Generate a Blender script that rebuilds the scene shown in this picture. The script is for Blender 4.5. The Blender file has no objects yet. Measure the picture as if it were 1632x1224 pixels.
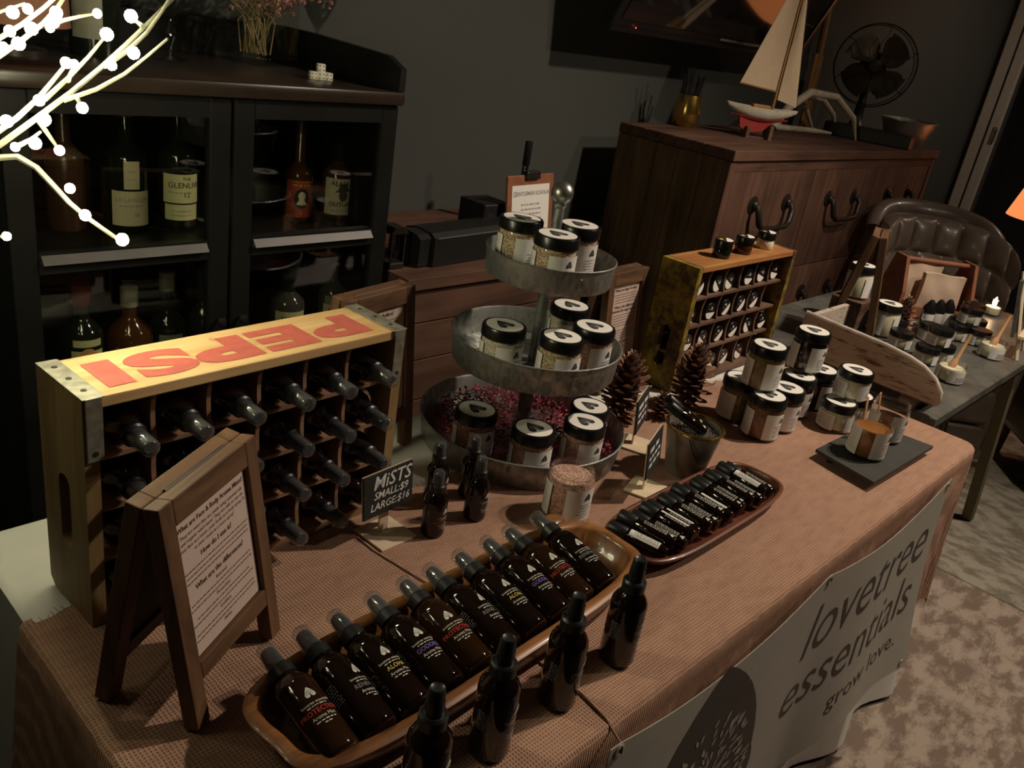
import bpy, bmesh, math, random
from mathutils import Vector, Matrix, geometry
random.seed(7)
rnd = random.uniform
PI = math.pi
T = 0.74            # height of the main table's burlap surface above the floor

# ------------------------------------------------------------------ camera, world, lights
scn = bpy.context.scene
C = scn.collection
YAW, PITCH, ROLL, FPX = 0.8624, -0.4080, 0.1671, 1367.6
d = Vector((math.sin(YAW)*math.cos(PITCH), math.cos(YAW)*math.cos(PITCH), math.sin(PITCH)))
r0 = Vector((math.cos(YAW), -math.sin(YAW), 0)); u0 = r0.cross(d)
rr = math.cos(ROLL)*r0 + math.sin(ROLL)*u0; uu = -math.sin(ROLL)*r0 + math.cos(ROLL)*u0
cam = bpy.data.cameras.new('camera'); cam.sensor_width = 36; cam.lens = FPX*36/1632; cam.clip_start = 0.02
camo = bpy.data.objects.new('camera', cam); C.objects.link(camo)
camo.matrix_world = Matrix(((rr.x, uu.x, -d.x, -0.3138), (rr.y, uu.y, -d.y, -0.8559), (rr.z, uu.z, -d.z, T+0.748), (0, 0, 0, 1)))
scn.camera = camo
w = bpy.data.worlds.new('world'); scn.world = w; w.use_nodes = True
w.node_tree.nodes['Background'].inputs[0].default_value = (0.9, 0.8, 0.7, 1)
w.node_tree.nodes['Background'].inputs[1].default_value = 0.004
scn.view_settings.view_transform = 'Standard'; scn.view_settings.look = 'None'
scn.view_settings.gamma = 1; scn.view_settings.use_curve_mapping = False
scn.view_settings.exposure = 0.0
def light(name, kind, loc, power, col, radius=0.04, spot=None, to=None):
    l = bpy.data.lights.new(name, kind); l.energy = power; l.color = col
    if kind == 'AREA': l.shape = 'DISK'; l.size = radius*2
    else: l.shadow_soft_size = radius
    o = bpy.data.objects.new(name, l); C.objects.link(o); o.location = loc
    if to is not None: o.rotation_euler = (Vector(to)-Vector(loc)).to_track_quat('-Z', 'Y').to_euler()
    if spot: l.spot_size = spot[0]; l.spot_blend = spot[1]
    return o
# recessed ceiling downlights, in front of and to the right of the table; the last one is added
light('ceiling_downlight', 'SPOT', (2.25, -0.85, 2.72), 150, (1.0, 0.84, 0.66), 0.045, (2.1, 0.9), (1.5, -0.3, 0.74))
light('ceiling_downlight', 'SPOT', (2.75, -1.75, 2.72), 52, (1.0, 0.82, 0.64), 0.045, (2.2, 0.9), (1.6, -0.2, 0.74))
light('ceiling_downlight', 'SPOT', (5.2, -0.5, 2.72), 45, (1.0, 0.78, 0.6), 0.06, (2.3, 0.9), (5.4, .5, 0.3))  # added lamp with no visible fixture, brightens the door trim and right wall

# ------------------------------------------------------------------ materials
MATS = {}
def newmat(name):
    m = bpy.data.materials.new(name); m.use_nodes = True
    nt = m.node_tree; nt.nodes.clear()
    out = nt.nodes.new('ShaderNodeOutputMaterial'); MATS[name] = m
    return m, nt, out
def N(nt, typ, **kw):
    n = nt.nodes.new(typ)
    for k, v in kw.items():
        if k.startswith('i_'):
            key = k[2:]; key = int(key) if key.isdigit() else key
            n.inputs[key].default_value = v
        else: setattr(n, k, v)
    return n
def coords(nt, scale=(1, 1, 1), kind='Object'):
    tc = N(nt, 'ShaderNodeTexCoord'); mp = N(nt, 'ShaderNodeMapping'); mp.inputs['Scale'].default_value = scale
    nt.links.new(tc.outputs[kind], mp.inputs[0]); return mp.outputs[0]
def ramp(nt, fac, stops):
    r = N(nt, 'ShaderNodeValToRGB'); e = r.color_ramp.elements
    while len(e) < len(stops): e.new(0.5)
    for el, (p, c) in zip(e, stops): el.position = p; el.color = (c[0], c[1], c[2], 1)
    nt.links.new(fac, r.inputs[0]); return r.outputs[0]
def sh(c, f): return tuple(max(0, min(1, x*f)) for x in c)
def bsdf(nt, out, rough=.5, metal=0., spec=.5, coat=0.):
    b = N(nt, 'ShaderNodeBsdfPrincipled'); b.inputs['Roughness'].default_value = rough
    b.inputs['Metallic'].default_value = metal; b.inputs['Specular IOR Level'].default_value = spec
    b.inputs['Coat Weight'].default_value = coat; b.inputs['Coat Roughness'].default_value = .08
    nt.links.new(b.outputs[0], out.inputs[0]); return b
def bump(nt, b, h, s, dist=.002):
    n = N(nt, 'ShaderNodeBump'); n.inputs['Strength'].default_value = s; n.inputs['Distance'].default_value = dist
    nt.links.new(h, n.inputs['Height']); nt.links.new(n.outputs[0], b.inputs['Normal'])
def plain(name, col, rough=.5, metal=0., var=.12, scale=30., bmp=0., spec=.5, coat=0.):
    m, nt, out = newmat(name); b = bsdf(nt, out, rough, metal, spec, coat)
    n = N(nt, 'ShaderNodeTexNoise', i_Scale=scale, i_Detail=4.); nt.links.new(coords(nt), n.inputs[0])
    nt.links.new(ramp(nt, n.outputs[0], [(.3, sh(col, 1-var)), (.7, sh(col, 1+var))]), b.inputs['Base Color'])
    if bmp: bump(nt, b, n.outputs[0], bmp)
    return m
def wood(name, c1, c2, axis=0, scale=14., rough=.6, bmp=.25, stretch=10., coat=0.):
    m, nt, out = newmat(name); b = bsdf(nt, out, rough, 0, .35, coat)
    s = [scale*1.0]*3; s[axis] = scale/stretch
    n = N(nt, 'ShaderNodeTexNoise', i_Scale=3., i_Detail=7., i_Roughness=.62, i_Distortion=.5); nt.links.new(coords(nt, s), n.inputs[0])
    n2 = N(nt, 'ShaderNodeTexNoise', i_Scale=5., i_Detail=2.); nt.links.new(coords(nt), n2.inputs[0])
    mx = N(nt, 'ShaderNodeMix', data_type='FLOAT'); mx.inputs[0].default_value = .35
    nt.links.new(n.outputs[0], mx.inputs[2]); nt.links.new(n2.outputs[0], mx.inputs[3])
    nt.links.new(ramp(nt, mx.outputs[0], [(.36, c1), (.62, c2)]), b.inputs['Base Color'])
    bump(nt, b, n.outputs[0], bmp, .001); return m
def glass(name, tint=(.96, .97, .96), gloss=.04, rough=.03, milky=0.):
    m, nt, out = newmat(name)
    t = N(nt, 'ShaderNodeBsdfTransparent'); t.inputs[0].default_value = (*tint, 1)
    g = N(nt, 'ShaderNodeBsdfGlossy'); g.inputs['Roughness'].default_value = rough; g.inputs[0].default_value = (1, 1, 1, 1)
    lw = N(nt, 'ShaderNodeLayerWeight'); pw = N(nt, 'ShaderNodeMath', operation='POWER'); pw.inputs[1].default_value = 3.5
    nt.links.new(lw.outputs['Facing'], pw.inputs[0]); ma = N(nt, 'ShaderNodeMath', operation='MULTIPLY_ADD'); ma.inputs[1].default_value = .75; ma.inputs[2].default_value = gloss
    nt.links.new(pw.outputs[0], ma.inputs[0])
    mx = N(nt, 'ShaderNodeMixShader'); nt.links.new(ma.outputs[0], mx.inputs[0])
    nt.links.new(t.outputs[0], mx.inputs[1]); nt.links.new(g.outputs[0], mx.inputs[2]); last = mx.outputs[0]
    if milky:
        df = N(nt, 'ShaderNodeBsdfDiffuse'); df.inputs[0].default_value = (.55, .56, .57, 1); m2 = N(nt, 'ShaderNodeMixShader'); m2.inputs[0].default_value = milky
        nt.links.new(last, m2.inputs[1]); nt.links.new(df.outputs[0], m2.inputs[2]); last = m2.outputs[0]
    nt.links.new(last, out.inputs[0])
    return m
def emis(name, col, s):
    m, nt, out = newmat(name); e = N(nt, 'ShaderNodeEmission'); e.inputs[0].default_value = (*col, 1); e.inputs[1].default_value = s
    nt.links.new(e.outputs[0], out.inputs[0]); return m
def burlap(name, c1, c2, thread=330.):
    m, nt, out = newmat(name); b = bsdf(nt, out, .9, 0, .1)
    co = coords(nt)
    wv = []
    for ax in ('X', 'Y'):
        wn = N(nt, 'ShaderNodeTexWave', bands_direction=ax, i_Scale=thread/6.283*1.0, i_Distortion=2.4, i_Detail=2.); wn.inputs['Detail Scale'].default_value = .6
        nt.links.new(co, wn.inputs[0]); wv.append(wn.outputs['Fac'])
    mul = N(nt, 'ShaderNodeMath', operation='MAXIMUM'); nt.links.new(wv[0], mul.inputs[0]); nt.links.new(wv[1], mul.inputs[1])
    n = N(nt, 'ShaderNodeTexNoise', i_Scale=26., i_Detail=6., i_Roughness=.7); nt.links.new(coords(nt, (1, 3, 1)), n.inputs[0])
    mx = N(nt, 'ShaderNodeMath', operation='MULTIPLY'); nt.links.new(mul.outputs[0], mx.inputs[0]); nt.links.new(n.outputs[0], mx.inputs[1])
    nt.links.new(ramp(nt, mx.outputs[0], [(.12, c1), (.52, c2)]), b.inputs['Base Color'])
    bump(nt, b, mul.outputs[0], .6, .0016); return m
def galvan(name):
    m, nt, out = newmat(name); b = bsdf(nt, out, .48, .75)
    v = N(nt, 'ShaderNodeTexVoronoi', i_Scale=130.); n = N(nt, 'ShaderNodeTexNoise', i_Scale=40., i_Detail=5.)
    nt.links.new(coords(nt, (1, 1, .6)), v.inputs[0]); nt.links.new(coords(nt), n.inputs[0])
    mx = N(nt, 'ShaderNodeMath', operation='MULTIPLY_ADD'); mx.inputs[1].default_value = .45
    sp = N(nt, 'ShaderNodeSeparateColor'); nt.links.new(v.outputs['Color'], sp.inputs[0])
    nt.links.new(sp.outputs[0], mx.inputs[0]); nt.links.new(n.outputs[0], mx.inputs[2])
    nt.links.new(ramp(nt, mx.outputs[0], [(.35, (.17, .18, .17)), (.95, (.42, .43, .41))]), b.inputs['Base Color'])
    nt.links.new(ramp(nt, mx.outputs[0], [(.3, (.62, .62, .62)), (.9, (.36, .36, .36))]), b.inputs['Roughness']); return m
def speckle(name, c1, c2, c3, scale=160., rough=.7):
    m, nt, out = newmat(name); b = bsdf(nt, out, rough, 0, .3)
    v = N(nt, 'ShaderNodeTexVoronoi', i_Scale=scale); nt.links.new(coords(nt), v.inputs[0])
    sp = N(nt, 'ShaderNodeSeparateColor'); nt.links.new(v.outputs['Color'], sp.inputs[0])
    nt.links.new(ramp(nt, sp.outputs[0], [(.15, c1), (.5, c2), (.85, c3)]), b.inputs['Base Color'])
    bump(nt, b, v.outputs['Distance'], .5, .002); return m
def patchy(name, c1, c2, lo=.45, hi=.55, scale=6., rough=.6, aniso=(1, 1, 1), bmp=.2):
    m, nt, out = newmat(name); b = bsdf(nt, out, rough, 0, .3)
    n = N(nt, 'ShaderNodeTexNoise', i_Scale=scale, i_Detail=9., i_Roughness=.7); nt.links.new(coords(nt, aniso), n.inputs[0])
    nt.links.new(ramp(nt, n.outputs[0], [(lo, c1), (hi, c2)]), b.inputs['Base Color']); bump(nt, b, n.outputs[0], bmp, .003); return m

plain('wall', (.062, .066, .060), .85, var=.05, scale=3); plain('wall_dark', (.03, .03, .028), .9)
plain('ceiling', (.22, .21, .19), .9); plain('trim', (.50, .47, .41), .6, var=.06)
patchy('rug_pink', (.19, .14, .11), (.37, .30, .245), .44, .56, 9., .95, (1, 2.0, 1), .5)
patchy('rug_green', (.18, .155, .12), (.33, .30, .24), .43, .56, 11., .95, (1.6, 1, 1), .5)
plain('floorboards', (.035, .024, .018), .6)
plain('cloth', (.72, .71, .66), .9, var=.03)
burlap('burlap', (.30, .165, .112), (.50, .305, .215), 430.)
plain('banner', (.40, .37, .32), .65, var=.04); plain('banner_print', (.055, .04, .033), .7)
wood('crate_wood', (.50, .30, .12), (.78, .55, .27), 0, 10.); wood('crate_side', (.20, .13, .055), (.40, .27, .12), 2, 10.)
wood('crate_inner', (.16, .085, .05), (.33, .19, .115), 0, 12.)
plain('pepsi_red', (.50, .115, .085), .7, var=.12, scale=60)
plain('strap', (.30, .29, .23), .55, .6, var=.3, scale=80); plain('nail', (.06, .05, .04), .5, .6)
wood('sign_wood', (.075, .036, .018), (.20, .105, .050), 0, 14.); wood('sign_wood_up', (.07, .033, .017), (.19, .098, .048), 2, 14.)
plain('sign_back', (.02, .016, .013), .7)
plain('paper', (.60, .46, .40), .8, var=.03); plain('ink', (.10, .045, .035), .8); plain('ink_black', (.02, .02, .02), .7)
plain('white_label', (.80, .78, .74), .6, var=.02); plain('grey_ink', (.28, .27, .26), .7)
plain('lid_black', (.008, .008, .008), .28, var=.0); plain('lid_white', (.95, .93, .86), .5, var=.02)
plain('black_plastic', (.011, .012, .013), .38, var=.05); plain('nozzle_grey', (.035, .038, .045), .35)
plain('amber', (.009, .004, .0022), .06, var=.2, scale=12, spec=.5, coat=.1)
plain('amber_light', (.022, .009, .0035), .06, var=.2, scale=12, spec=.5, coat=.1)
plain('print_white', (.62, .62, .56), .7); plain('print_red', (.62, .04, .04), .7); plain('print_grey', (.20, .22, .21), .7)
plain('print_yellow', (.70, .58, .12), .7); plain('print_violet', (.22, .15, .55), .7); plain('print_tree', (.30, .31, .28), .7)
glass('clear_glass'); glass('cap_clear', (.86, .87, .87), rough=.08, milky=.07); glass('thin_glass', (.80, .82, .80), .10, .02); glass('pane', (.88, .88, .85), .03, .02)
galvan('galvanized'); plain('steel_ball', (.36, .36, .33), .34, .85, var=.25, scale=50)
speckle('salt_herb', (.30, .17, .08), (.50, .38, .24), (.64, .53, .37), 380.); speckle('salt_pale', (.42, .37, .27), (.56, .50, .39), (.68, .62, .50), 380.)
speckle('salt_pink', (.34, .16, .12), (.50, .29, .22), (.62, .42, .34), 380.)
plain('caramel', (.30, .115, .03), .35, var=.25); plain('dark_syrup', (.03, .010, .007), .2); plain('brown_sugar', (.21, .095, .04), .7, var=.3, scale=120)
plain('green_scrub', (.24, .17, .06), .7, var=.25, scale=100); plain('cream', (.74, .68, .50), .6)
speckle('petal', (.16, .018, .035), (.34, .05, .085), (.48, .11, .13), 90.)
speckle('lavender', (.10, .095, .085), (.23, .215, .20), (.34, .31, .28), 260.)
wood('bowl_wood', (.075, .025, .009), (.36, .155, .052), 0, 12., .38, .1, 12., .25); wood('tray_red', (.085, .024, .014), (.21, .075, .042), 0, 14., .35, .1, 12., .3)
plain('chalk', (.014, .014, .014), .8); plain('chalk_white', (.74, .73, .70), .9); plain('pale_wood', (.74, .60, .42), .7, var=.05)
plain('slate', (.034, .034, .031), .75, var=.2, scale=18, bmp=.3)
plain('bucket_tin', (.30, .26, .22), .55, .55, var=.18, scale=24); plain('brass', (.55, .36, .10), .22, .95); plain('wire_dark', (.04, .035, .03), .45, .7)
plain('cone_scale', (.26, .115, .065), .8, var=.3, scale=60); plain('cone_core', (.035, .017, .011), .9)
plain('cone_tip', (.42, .24, .16), .8, var=.2, scale=60)
plain('cabinet_black', (.007, .0072, .006), .45, var=.35, scale=9, spec=.3); plain('cabinet_top', (.024, .016, .011), .30, var=.4, scale=7)
plain('bevel_highlight', (.085, .08, .076), .4)  # door rail highlight painted as a lighter grey on the bevel strip
plain('bottle_dark', (.010, .013, .008), .06, spec=.6); plain('whisky', (.07, .028, .008), .08, spec=.6); plain('bottle_clear', (.05, .052, .045), .08, spec=.6)
plain('label_cream', (.62, .56, .38), .7, var=.06); plain('label_yellow', (.58, .58, .30), .7, var=.06); plain('label_red', (.40, .075, .03), .6); plain('label_dull', (.24, .24, .18), .7)
plain('brown_glass', (.06, .028, .018), .25); plain('gold_ink', (.60, .36, .12), .6); plain('cap_red', (.14, .02, .015), .5)
for ax, nm in ((0, 'x'), (1, 'y'), (2, 'z')):
    wood('barn_'+nm, (.05, .022, .014), (.135, .066, .043), ax, 7., .75, .4)
wood('barn_side', (.07, .042, .019), (.185, .115, .058), 2, 8., .75, .4)
plain('iron', (.035, .028, .024), .42, .6, var=.2); plain('seam', (.02, .012, .009), .9)
plain('sail', (.62, .47, .32), .85, var=.04); plain('hull_white', (.62, .57, .47), .5); plain('hull_red', (.36, .035, .03), .5); plain('mast', (.36, .18, .05), .5)
plain('bone', (.62, .53, .40), .6, var=.15, scale=40); plain('fan_blade', (.075, .060, .038), .42, .6, var=.2); plain('fan_black', (.014, .012, .011), .45)
plain('copper', (.45, .17, .10), .4, .5); plain('tub', (.42, .40, .36), .36, .55, var=.2)
plain('tv_black', (.008, .008, .009), .3); plain('tv_screen', (.006, .006, .007), .05, spec=.9, coat=.6); plain('tv_bezel', (.30, .29, .28), .3, .6)
plain('speaker_black', (.007, .007, .007), .5)
patchy('yellow_paint', (.075, .04, .02), (.36, .265, .03), .42, .60, 16., .7); wood('crate_orange', (.30, .11, .035), (.55, .27, .085), 0, 12.)
wood('old_wood', (.075, .040, .026), (.20, .115, .078), 0, 12.)
patchy('whitewash', (.16, .10, .075), (.52, .44, .37), .37, .46, 12., .8, (9, 1.2, 9), .4); plain('whitewash_edge', (.55, .48, .41), .8, var=.2)
patchy('zinc', (.06, .06, .053), (.15, .148, .13), .35, .65, 9., .38, (1, 1, 1), .1); plain('green_wood', (.15, .12, .07), .7)
plain('leather', (.13, .10, .08), .36, var=.2, scale=14, coat=.15); plain('leather_dark', (.035, .032, .028), .30, var=.2, coat=.2)
plain('caddy', (.24, .085, .04), .6, var=.2); plain('bag', (.58, .43, .32), .85, var=.08); plain('spoon', (.60, .33, .15), .6)
emis('led', (1.0, .93, .66), 46.); plain('led_wire', (.16, .16, .105), .6); emis('shade_glow', (1.0, .30, .09), 1.0); emis('flame', (1.0, .72, .42), 30.)
emis('tv_led', (1, .05, .03), 3.)
plain('flower', (.50, .30, .24), .9, var=.35, scale=30); plain('flower_pink', (.44, .22, .19), .9, var=.3); plain('stem', (.36, .27, .12), .9)
plain('dice', (.76, .72, .60), .5); plain('lamp_brown', (.23, .10, .055), .7); plain('twine', (.33, .21, .13), .9)

# ------------------------------------------------------------------ text, made once as flat outlines
TEXTS = ['PEPSI', 'MiSTS', 'SMALL:$9', 'LARGE:$16', 'What are Face & Body Aroma Mists?', 'They are mists that are made using essential oils',
 'and organic witch hazel. They are safe to use on', 'your face as a toner, your body as a body spray, in', 'or your room as a room spray!', 'How do I use it?',
 'What are the differences?', 'Renewal:', 'Protection:', 'Goddess:', 'Aloha:', 'What are Rollers?', 'What are Sugar Scrubs?', 'What is the difference', 'between the sugar scrubs?',
 'GENTLEMAN SCHOLAR', 'lovetree', 'essentials', 'grow love.', 'lovetree essentials', 'PROTECTION', 'RENEWAL', 'ALOHA', 'GODDESS', 'Aroma Mist',
 'THE', 'GLENLIVET', '12', 'LAGAVULIN', '16', 'ALASKA', 'OUTLAW', 'BLADE', '6', 'MCK', 'R']
TXT = {}
def make_texts():
    obs = []
    for s in TEXTS:
        c = bpy.data.curves.new('text', 'FONT'); c.body = s; c.size = 1; c.resolution_u = 2
        c.align_x = 'CENTER'
        if s == 'PEPSI': c.offset = .055; c.space_character = 1.12; c.resolution_u = 6
        elif s in ('What are Face & Body Aroma Mists?', 'How do I use it?', 'What are the differences?', 'What are Rollers?', 'What are Sugar Scrubs?', 'What is the difference', 'between the sugar scrubs?', 'OUTLAW', 'ALASKA', 'BLADE', 'GENTLEMAN SCHOLAR'): c.offset = .016
        elif s in ('lovetree', 'essentials'): c.offset = -.004; c.resolution_u = 4; c.shear = 0.12
        elif s in ('MiSTS', 'SMALL:$9', 'LARGE:$16'): c.shear = .25; c.offset = .008
        o = bpy.data.objects.new('text', c); C.objects.link(o); obs.append(o)
    dg = bpy.context.evaluated_depsgraph_get()
    for s, o in zip(TEXTS, obs):
        me = o.evaluated_get(dg).to_mesh()
        TXT[s] = ([v.co.copy() for v in me.vertices], [tuple(p.vertices) for p in me.polygons])
    for o in obs:
        cu = o.data; bpy.data.objects.remove(o); bpy.data.curves.remove(cu)
make_texts()

# ------------------------------------------------------------------ mesh building
class MB:
    def __init__(s): s.v = []; s.f = []
    def add(s, vs, fs, M=None):
        b = len(s.v)
        s.v += [(M @ Vector(v)) if M is not None else Vector(v) for v in vs]
        s.f += [tuple(i+b for i in f) for f in fs]; return s
    def box(s, x0, x1, y0, y1, z0, z1, M=None, bev=0.):
        x0, x1 = min(x0, x1), max(x0, x1); y0, y1 = min(y0, y1), max(y0, y1); z0, z1 = min(z0, z1), max(z0, z1)
        if not bev:
            v = [(x, y, z) for z in (z0, z1) for y in (y0, y1) for x in (x0, x1)]
            return s.add(v, [(0, 2, 3, 1), (4, 5, 7, 6), (0, 1, 5, 4), (2, 6, 7, 3), (0, 4, 6, 2), (1, 3, 7, 5)], M)
        bm = bmesh.new(); bmesh.ops.create_cube(bm, size=1)
        for v in bm.verts: v.co = Vector(((x0+x1)/2+v.co.x*(x1-x0), (y0+y1)/2+v.co.y*(y1-y0), (z0+z1)/2+v.co.z*(z1-z0)))
        bmesh.ops.bevel(bm, geom=bm.edges[:], offset=bev, segments=2, affect='EDGES', profile=.5)
        bm.verts.index_update(); s.add([v.co for v in bm.verts], [[v.index for v in f.verts] for f in bm.faces], M); bm.free(); return s
    def lathe(s, prof, n=24, M=None, a0=0., a1=2*PI):
        full = abs(a1-a0-2*PI) < 1e-6; k = n if full else n+1; vs = []; idx = []
        for r, z in prof:
            if r < 1e-6: idx.append([len(vs)]*k); vs.append((0, 0, z))
            else:
                idx.append(list(range(len(vs), len(vs)+k)))
                vs += [(r*math.cos(a0+(a1-a0)*i/n), r*math.sin(a0+(a1-a0)*i/n), z) for i in range(k)]
        fs = []
        for a, b in zip(idx, idx[1:]):
            for i in range(n):
                j = (i+1) % k if full else i+1
                q = [a[i], a[j], b[j], b[i]]; q2 = []
                for t in q:
                    if t not in q2: q2.append(t)
                if len(q2) > 2: fs.append(q2)
        return s.add(vs, fs, M)
    def tube(s, pts, r, n=8, M=None, cap=True):
        P = [Vector(p) for p in pts]; m = len(P); R_ = r if isinstance(r, (list, tuple)) else [r]*m
        t0 = (P[1]-P[0]).normalized(); a = t0.orthogonal().normalized(); vs = []; fs = []
        for i in range(m):
            t = (P[min(i+1, m-1)]-P[max(i-1, 0)]).normalized(); a = (a-t*a.dot(t)).normalized(); b = t.cross(a)
            vs += [P[i]+R_[i]*(math.cos(2*PI*k/n)*a+math.sin(2*PI*k/n)*b) for k in range(n)]
        for i in range(m-1):
            for k in range(n): fs.append((i*n+k, i*n+(k+1) % n, (i+1)*n+(k+1) % n, (i+1)*n+k))
        if cap: fs.append(tuple(range(n-1, -1, -1))); fs.append(tuple(range((m-1)*n, m*n)))
        return s.add(vs, fs, M)
    def prism(s, poly, z0, z1, M=None, holes=()):
        loops = [list(poly)]+[list(h) for h in holes]
        pts = [Vector((x, y, 0)) for L in loops for x, y in L]; tri = geometry.tessellate_polygon([[Vector((x, y, 0)) for x, y in L] for L in loops])
        n = len(pts); vs = [(p.x, p.y, z0) for p in pts]+[(p.x, p.y, z1) for p in pts]
        fs = []
        for t in tri:
            a, b, c = pts[t[0]], pts[t[1]], pts[t[2]]
            if (b-a).cross(c-a).z < 0: t = (t[0], t[2], t[1])
            fs.append((t[0]+n, t[1]+n, t[2]+n)); fs.append((t[2], t[1], t[0]))
        o = 0
        for L in loops:
            k = len(L); area = sum(L[i][0]*L[(i+1) % k][1]-L[(i+1) % k][0]*L[i][1] for i in range(k)); ccw = (area > 0) == (o == 0)
            for i in range(k):
                a, b = o+i, o+(i+1) % k
                fs.append((a, b, b+n, a+n) if ccw else (b, a, a+n, b+n))
            o += k
        return s.add(vs, fs, M)
    def flat(s, poly, M=None, z=0.):
        tri = geometry.tessellate_polygon([[Vector((x, y, 0)) for x, y in poly]]); fs = []
        P = [Vector((x, y, 0)) for x, y in poly]
        for t in tri:
            if (P[t[1]]-P[t[0]]).cross(P[t[2]]-P[t[0]]).z < 0: t = (t[0], t[2], t[1])
            fs.append(t)
        return s.add([(x, y, z) for x, y in poly], fs, M)
    def text(s, t, size, x=0, y=0, M=None, sx=1.):
        vs, fs = TXT[t]; return s.add([(x+v.x*size*sx, y+v.y*size, 0) for v in vs], fs, M)
    def dash(s, x0, x1, y, h, M=None, fill=.8, seed=None):
        R_ = random.Random(seed if seed is not None else rnd(0, 9e9)); x = x0
        while x < x1-h:
            wd = min(h*R_.uniform(1.2, 4.5), x1-x); s.add([(x, y-h/2, 0), (x+wd, y-h/2, 0), (x+wd, y+h/2, 0), (x, y+h/2, 0)], [(0, 1, 2, 3)], M); x += wd+h*1.1
        return s
    def grid(s, fn, nu, nv, M=None, closed=False):
        vs = [fn(i/nu, j/nv) for j in range(nv+1) for i in range(nu+1)]
        return s.add(vs, [(j*(nu+1)+i, j*(nu+1)+i+1, (j+1)*(nu+1)+i+1, (j+1)*(nu+1)+i) for j in range(nv) for i in range(nu)], M)
    def shell(s, fn, nu, nv, th, M=None):
        """sheet with thickness: fn(u,v)->(point, normal)"""
        a = [fn(i/nu, j/nv) for j in range(nv+1) for i in range(nu+1)]; n = len(a)
        vs = [Vector(p) for p, q in a]+[Vector(p)-Vector(q)*th for p, q in a]; W = nu+1; fs = []
        for j in range(nv):
            for i in range(nu):
                q = (j*W+i, j*W+i+1, (j+1)*W+i+1, (j+1)*W+i); fs.append(q); fs.append(tuple(n+k for k in reversed(q)))
        ed = [(i, i+1) for i in range(nu)]+[(nv*W+i+1, nv*W+i) for i in range(nu)]+[((j+1)*W, j*W) for j in range(nv)]+[(j*W+nu, (j+1)*W+nu) for j in range(nv)]
        fs += [(b, a_, a_+n, b+n) for a_, b in ed]
        return s.add(vs, fs, M)
    def sub(s, cuts=2):      # refine so that flat print can follow a curved surface
        bm = bmesh.new(); bv = [bm.verts.new(v) for v in s.v]
        for f in s.f: bm.faces.new([bv[i] for i in f])
        bmesh.ops.subdivide_edges(bm, edges=bm.edges[:], cuts=cuts, use_grid_fill=True); bm.verts.index_update()
        s.v = [v.co.copy() for v in bm.verts]; s.f = [tuple(v.index for v in f.verts) for f in bm.faces]; bm.free(); return s
    def map(s, fn): s.v = [Vector(fn(v)) for v in s.v]; return s
    def mesh(s, name, smooth=None):
        me = bpy.data.meshes.new(name); me.from_pydata([tuple(v) for v in s.v], [], s.f)
        if smooth is not None:
            me.polygons.foreach_set('use_smooth', [True]*len(me.polygons))
            me.set_sharp_from_angle(angle=math.radians(smooth))
        me.update(); return me
def obj(name, mb, mat, parent=None, smooth=None, loc=None, rot=None, label=None):
    if smooth == 30: smooth = None
    me = mb.mesh(name, smooth) if isinstance(mb, MB) else mb
    o = bpy.data.objects.new(name, me); C.objects.link(o)
    if mat and not me.materials: me.materials.append(MATS[mat])
    if parent: o.parent = parent
    if loc: o.location = loc
    if rot: o.rotation_euler = rot
    if label: o['label'] = label
    return o
def tag(o, label, cat=None, group=None, kind=None):
    o['label'] = label
    if cat: o['category'] = cat
    if group: o['group'] = group
    if kind: o['kind'] = kind
    return o
def thing(name, label, cat, loc=(0, 0, 0), rot=(0, 0, 0), group=None):
    o = bpy.data.objects.new(name, None); C.objects.link(o); o.location = loc; o.rotation_euler = rot; o.empty_display_size = .02
    return tag(o, label, cat, group)
def struct(name, mb, mat, parent=None, smooth=None):
    o = obj(name, mb, mat, parent, smooth)
    if not parent: o['kind'] = 'structure'
    return o
def dup(root, label, loc, rot=None, group=None):
    r = root.copy(); C.objects.link(r); r.location = loc; r['label'] = label
    if rot is not None: r.rotation_euler = rot
    if group: r['group'] = group
    for ch in list(root.children):
        c = ch.copy(); C.objects.link(c); c.parent = r
        for g in list(ch.children):
            q = g.copy(); C.objects.link(q); q.parent = c
    return r
def RZ(a): return Matrix.Rotation(a, 4, 'Z')
def RX(a): return Matrix.Rotation(a, 4, 'X')
def RY(a): return Matrix.Rotation(a, 4, 'Y')
def TR(x, y, z): return Matrix.Translation((x, y, z))
def wrap(R_, z0, az):      # flat (x,y,_) drawn on a cylinder of radius R around z, centred at azimuth az, y -> up
    def f(v): a = az+v.x/R_; return ((R_+v.z)*math.cos(a), (R_+v.z)*math.sin(a), z0+v.y)
    return f
def patch(R_, a0, a1, z0, z1, n=14): return MB().lathe([(R_, z0), (R_, z1)], n, None, a0, a1)
def heart(s, n=26, bul=.035):   # emblem: heart with its point up, gently bowed flanks, two round lobes and a notch below
    cx, cy, r_ = .245, -.20, .205; dd = math.hypot(cx, .52-cy)
    a0 = math.atan2(.52-cy, -cx)-math.acos(r_/dd); k = n//2; a1 = -PI-.35
    R_ = [(cx+r_*math.cos(a0+(a1-a0)*i/k), cy+r_*math.sin(a0+(a1-a0)*i/k)) for i in range(k+1)]
    tx, ty = R_[0]; ln = math.hypot(tx, .52-ty); nx, ny = (.52-ty)/ln, tx/ln
    F = [(tx*q+nx*bul*4*q*(1-q), .52+(ty-.52)*q+ny*bul*4*q*(1-q)) for q in (.12, .25, .4, .55, .7, .85)]
    P = [(0, .52)]+F+R_+[(.012, -.06), (-.012, -.06)]+[(-x, y) for x, y in reversed(F+R_)]
    return [(x*s, y*s) for x, y in P]
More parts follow.
